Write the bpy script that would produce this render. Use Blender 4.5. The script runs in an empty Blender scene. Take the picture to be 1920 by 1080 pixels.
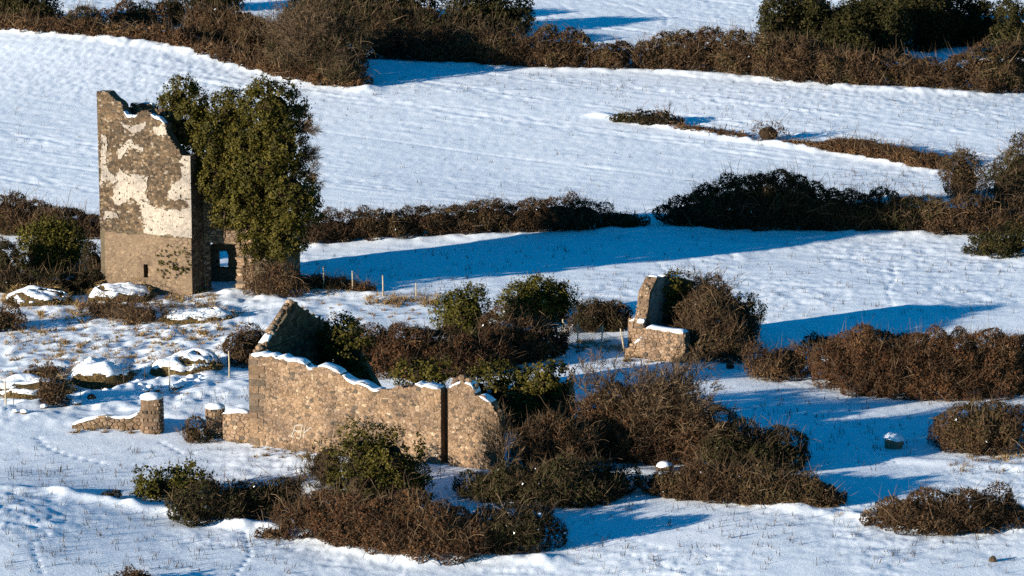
import bpy, math, random
import numpy as np
from mathutils import Vector, Euler

# ------------------------------------------------------------------ camera, sky, sun, exposure
SC = bpy.context.scene
COL = SC.collection
random.seed(7)
RNG = np.random.default_rng(11)
R = math.radians
CAM_H, PITCH, FPX = 46.0, R(12.0), 6400.0
cam = bpy.data.cameras.new('camera'); cam.sensor_width = 36.0; cam.lens = FPX / 1920 * 36.0
cam.clip_start = 1.0; cam.clip_end = 30000.0
camo = bpy.data.objects.new('camera', cam); COL.objects.link(camo)
camo.location = (0, 0, CAM_H); camo.rotation_euler = (R(90) - PITCH, 0, 0)
SC.camera = camo
SUN_EL, SUN_AZ = R(11.3), R(30.0)          # shadows run to +x, 30 degrees away from the camera
to_sun = Vector((-math.cos(SUN_AZ) * math.cos(SUN_EL), -math.sin(SUN_AZ) * math.cos(SUN_EL), math.sin(SUN_EL)))
w = bpy.data.worlds.new('World'); SC.world = w; w.use_nodes = True
wn = w.node_tree; bg = wn.nodes['Background']
sky = wn.nodes.new('ShaderNodeTexSky'); sky.sky_type = 'NISHITA'; sky.sun_disc = False
sky.sun_elevation = SUN_EL
sky.sun_rotation = math.atan2(to_sun.x, to_sun.y)
sky.air_density = 1.0; sky.dust_density = 0.0; sky.ozone_density = 2.5
hs = wn.nodes.new('ShaderNodeHueSaturation'); hs.inputs['Saturation'].default_value = 2.0; hs.inputs['Hue'].default_value = 0.497
wn.links.new(sky.outputs[0], hs.inputs['Color']); wn.links.new(hs.outputs[0], bg.inputs[0])
bg.inputs[1].default_value = 0.066
sl = bpy.data.lights.new('sun', 'SUN'); sl.energy = 4.8; sl.angle = R(0.5); sl.color = (1.0, 0.89, 0.73)
so = bpy.data.objects.new('sun', sl); COL.objects.link(so)
so.rotation_euler = (-to_sun).to_track_quat('-Z', 'Y').to_euler()
SC.view_settings.view_transform = 'Standard'; SC.view_settings.look = 'None'
SC.view_settings.exposure = 1.36; SC.view_settings.gamma = 1.0; SC.view_settings.use_curve_mapping = False
SC.render.engine = 'CYCLES'
SC.cycles.max_bounces = 5; SC.cycles.diffuse_bounces = 3; SC.cycles.glossy_bounces = 2
SC.cycles.use_denoising = False

# ------------------------------------------------------------------ noise and projection
_T = np.random.default_rng(3).random((256, 256))
def vn(x, y):
    x = np.asarray(x, float); y = np.asarray(y, float)
    xi = np.floor(x).astype(int); yi = np.floor(y).astype(int)
    fx = x - xi; fy = y - yi
    fx = fx * fx * (3 - 2 * fx); fy = fy * fy * (3 - 2 * fy)
    a = _T[xi & 255, yi & 255]; b = _T[(xi + 1) & 255, yi & 255]
    c = _T[xi & 255, (yi + 1) & 255]; d = _T[(xi + 1) & 255, (yi + 1) & 255]
    return (a + (b - a) * fx) * (1 - fy) + (c + (d - c) * fx) * fy - 0.5
def fbm(x, y, o=3):
    s = 0; a = 1.0
    for k in range(o):
        s = s + a * vn(x * 2 ** k + 17.3 * k, y * 2 ** k + 9.1 * k); a *= 0.5
    return s
def sstep(a, b, x):
    t = np.clip((x - a) / (b - a), 0, 1); return t * t * (3 - 2 * t)
def softplus(t, k): return k * np.logaddexp(0, t / k)

def base(x, y):
    """smooth lie of the land in metres"""
    x = np.asarray(x, float); y = np.asarray(y, float)
    far = softplus(y - 258, 8.0)
    z = 0.036 * np.minimum(far, 900)
    z = z + 1.1 * vn(x / 34 + 5.2, y / 46 + 1.7) + 0.40 * vn(x / 13 + 2.2, y / 15 + 8.7) * sstep(330, 240, y)
    # a swell in the field at the upper left, falling away from the low sun on its right side
    z = z + 1.5 * np.exp(-(((x + 38) / 16) ** 2 + ((y - 318) / 16) ** 2))
    z = z + 0.9 * np.exp(-(((x + 27) / 7) ** 2 + ((y - 161) / 9) ** 2))
    return z

CP, SP = math.cos(PITCH), math.sin(PITCH)
def ray(px, py):
    a = (px - 960) / FPX; v = (540 - py) / FPX
    return np.array([a, CP + v * SP, -SP + v * CP])
def ground(px, py):
    d = ray(px, py); z = 0.0
    for _ in range(13):
        t = (z - CAM_H) / d[2]
        z = 0.5 * z + 0.5 * float(base(d[0] * t, d[1] * t))
    t = (z - CAM_H) / d[2]
    return np.array([d[0] * t, d[1] * t, z])
def z_at(py, Y):
    d = ray(960, py); return CAM_H + Y * d[2] / d[1]
def x_at(px, py, Y):
    d = ray(px, py); return Y * d[0] / d[1]
def scale_at(P):
    return FPX / (P[1] * CP + (CAM_H - P[2]) * SP)
def on_plane(px, py, O, U):
    """pixel -> (u, z) on the upright plane through O along unit U"""
    d = ray(px, py); n = np.array([-U[1], U[0], 0.0])
    t = np.dot(np.array(O) - np.array([0, 0, CAM_H]), n) / np.dot(d, n)
    P = d * t + np.array([0, 0, CAM_H]); 
    return float(np.dot(P - np.array(O), U)), float(P[2])

# ------------------------------------------------------------------ materials
MATS = {}
def new_mat(name, rough=0.9, spec=0.15):
    m = bpy.data.materials.new(name); m.use_nodes = True
    nt = m.node_tree; b = nt.nodes['Principled BSDF']
    b.inputs['Roughness'].default_value = rough
    b.inputs['Specular IOR Level'].default_value = spec
    MATS[name] = m
    return m, nt, b
def ramp(nt, stops, fac):
    r = nt.nodes.new('ShaderNodeValToRGB')
    while len(r.color_ramp.elements) < len(stops): r.color_ramp.elements.new(0.5)
    for e, (p, c) in zip(r.color_ramp.elements, stops):
        e.position = p; e.color = (*c, 1)
    nt.links.new(fac, r.inputs[0]); return r.outputs[0]
def noise(nt, scale, detail=4, rough=0.6, vec=None):
    n = nt.nodes.new('ShaderNodeTexNoise'); n.inputs['Scale'].default_value = scale
    n.inputs['Detail'].default_value = detail; n.inputs['Roughness'].default_value = rough
    if vec is not None: nt.links.new(vec, n.inputs['Vector'])
    return n.outputs['Fac']
def bump(nt, b, h, strength, dist):
    k = nt.nodes.new('ShaderNodeBump'); k.inputs['Strength'].default_value = strength
    k.inputs['Distance'].default_value = dist
    nt.links.new(h, k.inputs['Height']); nt.links.new(k.outputs[0], b.inputs['Normal'])
def obj_coord(nt):
    return nt.nodes.new('ShaderNodeTexCoord').outputs['Object']
def geo_pos(nt):
    return nt.nodes.new('ShaderNodeNewGeometry').outputs['Position']
def mixc(nt, fac, a, b):
    m = nt.nodes.new('ShaderNodeMix'); m.data_type = 'RGBA'
    nt.links.new(fac, m.inputs[0])
    for i, c in ((6, a), (7, b)):
        if isinstance(c, tuple): m.inputs[i].default_value = (*c, 1)
        else: nt.links.new(c, m.inputs[i])
    return m.outputs[2]

SNOW = (0.75, 0.80, 0.87)
def snow_mat():
    m, nt, b = new_mat('snow', 0.7, 0.2)
    p = geo_pos(nt)
    c = ramp(nt, [(0.3, (0.66, 0.72, 0.80)), (0.7, SNOW)], noise(nt, 0.8, 3, 0.5, p))
    nt.links.new(c, b.inputs['Base Color'])
    bump(nt, b, noise(nt, 5.0, 5, 0.65, p), 0.35, 0.06)
snow_mat()
def ground_mat():
    m, nt, b = new_mat('snowy_ground', 0.75, 0.2)
    p = geo_pos(nt)
    at = nt.nodes.new('ShaderNodeAttribute'); at.attribute_name = 'grass'
    sn = ramp(nt, [(0.3, (0.66, 0.72, 0.80)), (0.7, SNOW)], noise(nt, 0.6, 3, 0.5, p))
    gr = ramp(nt, [(0.25, (0.035, 0.024, 0.012)), (0.5, (0.13, 0.085, 0.035)), (0.8, (0.22, 0.15, 0.06))], noise(nt, 2.6, 5, 0.7, p))
    n = noise(nt, 3.2, 6, 0.75, p)
    ad = nt.nodes.new('ShaderNodeMath'); ad.operation = 'ADD'
    nt.links.new(n, ad.inputs[0]); nt.links.new(at.outputs['Fac'], ad.inputs[1])
    f = ramp(nt, [(0.82, (0, 0, 0)), (0.90, (1, 1, 1))], ad.outputs[0])
    nt.links.new(mixc(nt, f, sn, gr), b.inputs['Base Color'])
    bump(nt, b, noise(nt, 5.0, 7, 0.78, p), 0.4, 0.07)
ground_mat()
def leaf_mat(name, stops, rough=0.7, spec=0.06, dark=0.6):
    m, nt, b = new_mat(name, rough, spec)
    at = nt.nodes.new('ShaderNodeAttribute'); at.attribute_name = 'tone'
    c = ramp(nt, [(p, tuple(v * (0.86 * dark if max(q) < 0.5 else 1) for v in q)) for p, q in stops], at.outputs['Fac'])
    nt.links.new(c, b.inputs['Base Color'])
W = (0.7, 0.75, 0.8)
leaf_mat('bramble', [(0.0, (0.026, 0.015, 0.009)), (0.3, (0.062, 0.036, 0.019)), (0.55, (0.118, 0.065, 0.033)), (0.75, (0.058, 0.055, 0.019)), (0.92, (0.20, 0.125, 0.068)), (0.985, (0.20, 0.125, 0.068)), (0.99, W)], dark=0.68)
leaf_mat('russet', [(0.0, (0.034, 0.016, 0.009)), (0.4, (0.095, 0.045, 0.022)), (0.75, (0.155, 0.075, 0.034)), (0.98, (0.22, 0.125, 0.062)), (1.0, (0.22, 0.125, 0.062))], dark=0.66)
leaf_mat('bracken', [(0.0, (0.040, 0.021, 0.012)), (0.5, (0.12, 0.062, 0.030)), (0.9, (0.22, 0.13, 0.06)), (1.0, (0.26, 0.17, 0.09))], dark=0.72)
leaf_mat('gorse', [(0.0, (0.020, 0.019, 0.005)), (0.4, (0.056, 0.052, 0.010)), (0.75, (0.105, 0.092, 0.016)), (0.97, (0.14, 0.115, 0.026)), (0.985, (0.14, 0.115, 0.03)), (0.99, W)], dark=0.9)
leaf_mat('gorse_dark', [(0.0, (0.014, 0.014, 0.006)), (0.5, (0.036, 0.034, 0.011)), (0.9, (0.070, 0.056, 0.018)), (1.0, (0.10, 0.072, 0.028))], dark=0.7)
leaf_mat('ivy', [(0.0, (0.020, 0.019, 0.004)), (0.4, (0.060, 0.054, 0.009)), (0.75, (0.115, 0.094, 0.015)), (1.0, (0.20, 0.145, 0.032))], 0.6, 0.08, 0.64)
leaf_mat('scrub', [(0.0, (0.014, 0.012, 0.007)), (0.4, (0.036, 0.030, 0.014)), (0.7, (0.042, 0.045, 0.014)), (0.95, (0.10, 0.075, 0.036)), (0.985, (0.10, 0.075, 0.036)), (0.99, W)], dark=0.65)
leaf_mat('dry_grass', [(0.0, (0.10, 0.055, 0.022)), (0.5, (0.24, 0.15, 0.06)), (1.0, (0.38, 0.27, 0.12))], dark=1.0)
leaf_mat('weeds', [(0.0, (0.035, 0.022, 0.014)), (1.0, (0.13, 0.085, 0.05))])
leaf_mat('twigs', [(0.0, (0.045, 0.030, 0.02)), (0.6, (0.085, 0.056, 0.034)), (1.0, (0.20, 0.14, 0.085))], 0.8, 0.05, 0.9)
def plain(name, c, rough=0.9, ns=6.0, var=0.35, bstr=0.4, bd=0.02, stain=0.0):
    m, nt, b = new_mat(name, rough, 0.15)
    p = geo_pos(nt)
    lo = tuple(v * (1 - var) for v in c); hi = tuple(min(1, v * (1 + var)) for v in c)
    cc = ramp(nt, [(0.3, lo), (0.7, hi)], noise(nt, ns, 8, 0.8, p))
    if stain:
        st = ramp(nt, [(0.38, (1 - stain, 1 - stain, 1 - stain * 0.9)), (0.6, (1.08, 1.06, 1.04))], noise(nt, 0.55, 5, 0.65, p))
        mm = nt.nodes.new('ShaderNodeMix'); mm.data_type = 'RGBA'; mm.blend_type = 'MULTIPLY'; mm.inputs[0].default_value = 1.0
        nt.links.new(cc, mm.inputs[6]); nt.links.new(st, mm.inputs[7]); cc = mm.outputs[2]
    nt.links.new(cc, b.inputs['Base Color'])
    if bstr: bump(nt, b, noise(nt, ns * 3, 5, 0.7, p), bstr, bd)
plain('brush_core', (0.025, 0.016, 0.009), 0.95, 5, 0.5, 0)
# tan rubble of the long barn
TAN = [(0.215, 0.150, 0.097), (0.255, 0.18, 0.12), (0.175, 0.122, 0.080), (0.235, 0.172, 0.122), (0.125, 0.096, 0.070), (0.088, 0.076, 0.063), (0.34, 0.265, 0.19)]
for i, c in enumerate(TAN): plain('tan_stone_%d' % i, tuple(v * k_ for v, k_ in zip(c, (0.95, 0.915, 0.88))), 0.9, 8.0, 0.62, 0.8, 0.04, 0.38)
plain('tan_mortar', (0.155, 0.105, 0.068), 0.95, 8, 0.6, 0.9, 0.05, 0.38)
GREY = [(0.088, 0.064, 0.042), (0.112, 0.079, 0.050), (0.062, 0.047, 0.034), (0.145, 0.102, 0.064), (0.10, 0.08, 0.06), (0.20, 0.15, 0.10)]
for i, c in enumerate(GREY): plain('grey_stone_%d' % i, tuple(v * k_ for v, k_ in zip(c, (0.95, 0.915, 0.88))), 0.9, 8.0, 0.62, 0.8, 0.04, 0.38)
plain('grey_mortar', (0.095, 0.075, 0.05), 0.95, 5, 0.5, 0.8, 0.04)
plain('harl', (0.165, 0.118, 0.08), 0.95, 6.0, 0.55, 0.9, 0.06, 0.4)
HARL = [(0.165, 0.12, 0.08), (0.19, 0.137, 0.09), (0.15, 0.106, 0.07)]
for i, c in enumerate(HARL): plain('harl_stone_%d' % i, c, 0.95, 7, 0.5, 0.8, 0.04)
plain('limewash', (0.33, 0.29, 0.245), 0.9, 4.0, 0.45, 0.9, 0.06, 0.30)
plain('lime_stone', (0.26, 0.215, 0.165), 0.9, 6.0, 0.5, 0.9, 0.05, 0.3)
plain('slab_grey', (0.21, 0.19, 0.175), 0.95, 4.0, 0.6, 0.9, 0.06, 0.45)
plain('post_wood', (0.36, 0.30, 0.21), 0.85, 8, 0.3, 0.3, 0.01)
plain('post_dark', (0.06, 0.045, 0.032), 0.85, 8, 0.3, 0.3, 0.01)
plain('wire', (0.30, 0.27, 0.23), 0.6, 8, 0.2, 0)
plain('paint_white', (0.34, 0.31, 0.27), 0.8, 20, 0.25, 0)
plain('soil_bank', (0.075, 0.052, 0.022), 0.95, 3.5, 0.6, 0.8, 0.08)
plain('feather_black', (0.012, 0.012, 0.014), 0.5, 12, 0.3, 0)

# ------------------------------------------------------------------ scene helpers
def tag(o, label=None, cat=None, group=None, kind=None):
    if label: o['label'] = label
    if cat: o['category'] = cat
    if group: o['group'] = group
    if kind: o['kind'] = kind
    return o
def empty(name, loc, label, cat, group=None):
    o = bpy.data.objects.new(name, None); o.location = loc; o.empty_display_size = 0.3
    COL.objects.link(o); return tag(o, label, cat, group)
def link_mesh(name, me, mats, parent=None, loc=None):
    for m in mats: me.materials.append(MATS[m])
    o = bpy.data.objects.new(name, me)
    if parent is not None: o.parent = parent
    if loc is not None: o.location = loc
    COL.objects.link(o); return o
def np_mesh(name, V, faces, tone=None, mat_idx=None, smooth=False):
    """faces: list of int arrays (n,k)"""
    me = bpy.data.meshes.new(name)
    me.vertices.add(len(V)); me.vertices.foreach_set('co', np.ascontiguousarray(V, np.float32).ravel())
    loops = np.concatenate([f.ravel() for f in faces]).astype(np.int32)
    tot = np.concatenate([np.full(len(f), f.shape[1]) for f in faces]).astype(np.int32)
    st = np.concatenate([[0], np.cumsum(tot)[:-1]]).astype(np.int32)
    me.loops.add(len(loops)); me.loops.foreach_set('vertex_index', loops)
    me.polygons.add(len(tot)); me.polygons.foreach_set('loop_start', st)
    if mat_idx is not None: me.polygons.foreach_set('material_index', np.asarray(mat_idx, np.int32))
    if smooth: me.polygons.foreach_set('use_smooth', np.ones(len(tot), bool))
    if tone is not None:
        a = me.attributes.new('tone', 'FLOAT', 'POINT'); a.data.foreach_set('value', np.asarray(tone, np.float32))
    me.update(calc_edges=True); return me
def py_mesh(name, V, F, idx=None, smooth=False):
    me = bpy.data.meshes.new(name); me.from_pydata([tuple(map(float, v)) for v in V], [], F)
    if idx is not None: me.polygons.foreach_set('material_index', np.asarray(idx, np.int32))
    if smooth: me.polygons.foreach_set('use_smooth', np.ones(len(F), bool))
    me.update(); return me

# ------------------------------------------------------------------ terrain
def poly_dist(X, Y, pts):
    """distance to polyline, and position along it"""
    best = np.full(X.shape, 1e9); along = np.zeros(X.shape); acc = 0.0
    for (x0, y0), (x1, y1) in zip(pts[:-1], pts[1:]):
        dx, dy = x1 - x0, y1 - y0; L = math.hypot(dx, dy)
        t = np.clip(((X - x0) * dx + (Y - y0) * dy) / (L * L), 0, 1)
        d = np.hypot(X - x0 - t * dx, Y - y0 - t * dy)
        m = d < best; best = np.where(m, d, best); along = np.where(m, acc + t * L, along); acc += L
    return best, along
def gp(pts): return [tuple(ground(px, py)[:2]) for px, py in pts]
BANKS = [  # pixel polylines: old field banks, height m, half width m, bare grass
    ([(-60, 915), (100, 922), (230, 945), (330, 960), (450, 985), (560, 1002), (660, 1030), (800, 1052), (930, 1045), (1040, 1052)], 0.42, 0.75, 0.10),
    ([(1205, 885), (1300, 915), (1400, 940), (1520, 955), (1640, 975), (1760, 990), (1900, 990)], 0.40, 0.7, 0.14),
    ([(1480, 655), (1560, 680), (1620, 690)], 0.35, 0.9, 0.0),
    ([(1560, 860), (1680, 862), (1800, 868), (1940, 880)], 0.25, 0.7, 0.06),
    ([(440, 548), (520, 545), (620, 545), (700, 552), (830, 562)], 0.25, 0.7, 0.24),
    ([(0, 55), (190, 72), (380, 98), (540, 146), (690, 168)], 0.5, 1.2, 0.10),
    ([(1120, 216), (1270, 240), (1400, 263), (1540, 280), (1770, 322)], 0.35, 0.8, 0.16),
    ([(700, 117), (870, 122), (1000, 130), (1230, 133), (1430, 148), (1620, 165), (1850, 178), (1940, 170)], 0.35, 1.0, 0.04),
    ([(560, 462), (760, 448), (1000, 440), (1250, 428), (1600, 435), (1720, 438)], 0.3, 1.0, 0.03),
    ([(0, 770), (150, 750), (240, 730), (330, 715), (430, 695)], 0.3, 0.8, 0.10),
]
TRACKS = [  # footpaths and wheel marks: pixel polyline, depth, half width
    ([(1672, 490), (1680, 520), (1662, 545), (1672, 570), (1690, 590)], 0.10, 0.16),
    ([(1655, 500), (1660, 530), (1668, 545)], 0.07, 0.14),
    ([(1215, 480), (1235, 495), (1250, 512)], 0.09, 0.16),
    ([(1660, 480), (1560, 500), (1480, 520), (1430, 545)], 0.05, 0.14),
    ([(1120, -6), (1160, 6), (1200, 22), (1225, 35), (1232, 48)], 0.12, 0.28),
    ([(1150, -6), (1190, 4), (1230, 18), (1250, 32), (1250, 46)], 0.12, 0.28),
    ([(1040, 0), (1060, 14), (1100, 28)], 0.08, 0.2),
    ([(440, 1080), (470, 1040), (460, 1000), (420, 975)], 0.10, 0.17),
    ([(80, 1075), (70, 1050), (60, 1020), (95, 1000), (60, 985)], 0.08, 0.17),
    ([(300, 828), (340, 850), (370, 850)], 0.10, 0.2),
    ([(70, 820), (90, 840), (140, 858), (200, 870)], 0.10, 0.25),
    ([(1180, 1040), (1240, 1060), (1300, 1078)], 0.08, 0.17),
    ([(1040, 960), (1090, 985), (1180, 1010), (1260, 1035)], 0.06, 0.2),
]
def detail(X, Y):
    z = np.zeros(X.shape)
    near = sstep(262, 225, Y); mid = sstep(205, 212, Y) * sstep(262, 240, Y); far = sstep(235, 260, Y)
    # tussocky pasture round the ruins on the left
    tus = np.exp(-((X + 22) / 11) ** 2) * sstep(178, 188, Y) * sstep(226, 214, Y)
    pat = 0.25 + 1.3 * sstep(-0.25, 0.35, vn(X / 6.0 + 11, Y / 9.0 + 3) + 0.5 * vn(X / 2.5, Y / 3.0))     # calm drifts and trampled patches
    z += (0.035 + 0.28 * tus) * vn(X / 1.3, Y / 1.5) * near
    z += (0.030 * pat + 0.13 * tus) * vn(X / 0.5 + 3, Y / 0.6) * near
    z += 0.022 * pat * vn(X / 0.2 + 9, Y / 0.36) * near
    a = X * 0.98 - Y * 0.2; b = X * 0.2 + Y * 0.98
    z += pat * (0.05 * vn(a / 1.8, b / 0.55) + 0.035 * vn(a / 0.6 + 7, b / 0.4)) * near + (0.03 * vn(a / 6.0 + 4, b / 0.7) + 0.02 * vn(a / 2.5 + 4, b / 0.45)) * mid
    # far pasture: tramlines
    a = X * 0.81 - Y * 0.585; b = X * 0.585 + Y * 0.81
    z += far * (0.024 * vn(X / 0.35, Y / 0.7) + 0.028 * vn(a / 8.0, b / 0.8) + 0.028 * pat * vn(a / 1.2, b / 0.5))
    lanes = sstep(0.10, 0.28, vn(a / 80.0 + 3.1, b / 4.0 + 0.4))
    z += far * lanes * (0.07 * vn(a / 0.7, b / 0.5) + 0.09 * vn(a / 7, b / 0.55))
    z -= far * 0.05 * np.exp(-((((b + 1.0) % 11.0) - 5.5) / 0.22) ** 2) * sstep(-0.2, 0.2, vn(a / 15, b / 3))
    up = np.exp(-((X + 33) / 22) ** 2) * sstep(284, 296, Y)
    z += up * 0.055 * (vn(X / 0.24, Y / 0.6) + vn((X * .8 - Y * .6) / 0.3, (X * .6 + Y * .8) / 1.2))
    upr = sstep(270, 290, Y) * sstep(8, 22, X)
    z += upr * 0.055 * vn(X / 0.28 + 2, Y / 0.6)
    return z
def build_ground():
    ys = [20, 50, 80, 110, 130, 140]
    y = 145.0
    while y < 352: ys.append(y); y += y * 0.00118
    ys += [356, 362, 372, 388, 410, 450, 520, 650, 900, 1400, 2500, 5000, 9000]
    ys = np.array(ys, float)
    ss = np.concatenate([[-6, -3, -1.5, -0.8, -0.5, -0.35, -0.27, -0.22, -0.195], np.arange(-0.174, 0.1741, 0.00062),
                         [0.195, 0.22, 0.27, 0.35, 0.5, 0.8, 1.5, 3, 6]])
    Y, S = np.meshgrid(ys, ss, indexing='ij'); X = S * Y
    Z = base(X, Y)
    fine = (Y > 144) & (Y < 353) & (np.abs(S) < 0.18)
    Z = Z + np.where(fine, detail(X, Y), 0)
    G = np.zeros(X.shape)
    for px, h, hw, gr in BANKS:
        pts = gp(px); d, al = poly_dist(X, Y, pts)
        k = np.exp(-(d / hw) ** 2) * (0.75 + 0.6 * vn(al / 1.7, al * 0 + h * 50))
        Z += np.where(fine, 0.68 * h * k * (1 + 0.9 * vn(X / 0.7, Y / 0.9)), 0)
        G = np.maximum(G, gr * np.exp(-(d / (hw * 1.1)) ** 2) * (1 + 1.2 * vn(X / 1.4, Y / 2.0)))
    for px, dep, hw in TRACKS:
        pts = gp(px); d, al = poly_dist(X, Y, pts)
        foot = 0.15 + 1.2 * np.maximum(0, np.sin(al * 8.0)) ** 1.5
        Z -= np.where(fine, 0.55 * dep * foot * np.exp(-(d / (hw * 0.75)) ** 2), 0)
    for (cx, cy, rx, ry, g) in [(230, 580, 80, 25, 0.20), (60, 600, 80, 22, 0.16), (330, 562, 90, 9, 0.34), (480, 552, 90, 10, 0.32), (740, 566, 110, 10, 0.22),
                                (200, 640, 240, 70, 0.25), (640, 585, 150, 30, 0.18), (1090, 655, 60, 10, 0.25), (1230, 672, 70, 12, 0.26),
                                (60, 530, 150, 40, 0.34), (700, 890, 300, 30, 0.0), (1500, 345, 0, 0, 0), (340, 590, 110, 22, 0.2), (1640, 345, 110, 10, 0.10),
                                (90, 705, 120, 25, 0.1), (200, 30, 260, 28, 0.2), (1620, 120, 330, 40, 0.22), (780, 60, 260, 50, 0.2), (1120, 840, 280, 60, 0.25), (760, 660, 180, 35, 0.25), (700, 980, 200, 45, 0.2), (1760, 680, 190, 50, 0.2)]:
        if rx == 0: continue
        C = ground(cx, cy); s = scale_at(C); rX = rx / s
        rY = abs(ground(cx, cy - ry)[1] - ground(cx, cy + ry)[1]) / 2
        G = np.maximum(G, g * np.exp(-(((X - C[0]) / rX) ** 2 + ((Y - C[1]) / rY) ** 2)))
    # thin snow on knolls lets the grass through
    G += np.where(fine, 0.12 * sstep(0.18, 0.42, vn(X / 0.9 + 50, Y / 1.1)) * np.exp(-((X + 20) / 13) ** 2) * sstep(180, 190, Y) * sstep(226, 214, Y), 0)
    n, m = X.shape
    V = np.stack([X, Y, Z], -1).reshape(-1, 3)
    I = np.arange(n * m).reshape(n, m)
    F = np.stack([I[:-1, :-1], I[:-1, 1:], I[1:, 1:], I[1:, :-1]], -1).reshape(-1, 4)
    me = np_mesh('ground', V, [F], smooth=True)
    a = me.attributes.new('grass', 'FLOAT', 'POINT'); a.data.foreach_set('value', np.clip(G, 0, 0.6).ravel().astype(np.float32))
    tag(link_mesh('ground', me, ['snowy_ground']), 'snow covered rolling pasture with tracks and poking grass', 'ground', kind='structure')
build_ground()

# ------------------------------------------------------------------ masonry
def slices_wall(name, parent, org, O, U, N, prof, v0, thick, mat, holes=(), step=0.3, drop=0.07):
    """wall body: prof [(u,top)], front face on the plane O,U; N points out; holes [(ua,ub,va,vb)]"""
    us = {prof[0][0], prof[-1][0]}
    for u, _ in prof: us.add(u)
    u = prof[0][0]
    while u < prof[-1][0]: us.add(u); u += step
    for h in holes: us.add(h[0]); us.add(h[1])
    us = sorted(us); pu = [p[0] for p in prof]; pv = [p[1] for p in prof]
    V, F = [], []
    def P(u, v, d): return np.array(O) + np.array(U) * u + np.array(N) * d + np.array([0, 0, v - O[2]]) - np.array(org)
    for a, b in zip(us[:-1], us[1:]):
        if b - a < 0.012: continue
        ta, tb = np.interp(a + 1e-4, pu, pv) - drop, np.interp(b - 1e-4, pu, pv) - drop
        hv = [h for h in holes if h[0] - 1e-4 <= a and b <= h[1] + 1e-4]
        spans = [(v0, v0, ta, tb)] if not hv else [(v0, v0, hv[0][2], hv[0][2]), (hv[0][3], hv[0][3], ta, tb)]
        for la, lb, ha, hb in spans:
            if min(ha - la, hb - lb) < 0.02: continue
            k = len(V)
            for u, l, h in ((a, la, ha), (b, lb, hb)):
                V += [P(u, l, 0), P(u, h, 0), P(u, h, -thick), P(u, l, -thick)]
            F += [(k, k + 4, k + 5, k + 1), (k + 1, k + 5, k + 6, k + 2), (k + 2, k + 6, k + 7, k + 3), (k, k + 1, k + 2, k + 3), (k + 4, k + 7, k + 6, k + 5)]
    o = link_mesh(name, py_mesh(name, V, F), [mat], parent)
    return o
def clip(poly, mx, my, nx, ny):
    out = []
    for i in range(len(poly)):
        a, b = poly[i - 1], poly[i]
        da = (a[0] - mx) * nx + (a[1] - my) * ny; db = (b[0] - mx) * nx + (b[1] - my) * ny
        if (da <= 0) != (db <= 0):
            t = da / (da - db); out.append((a[0] + t * (b[0] - a[0]), a[1] + t * (b[1] - a[1])))
        if db <= 0: out.append(b)
    return out
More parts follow.
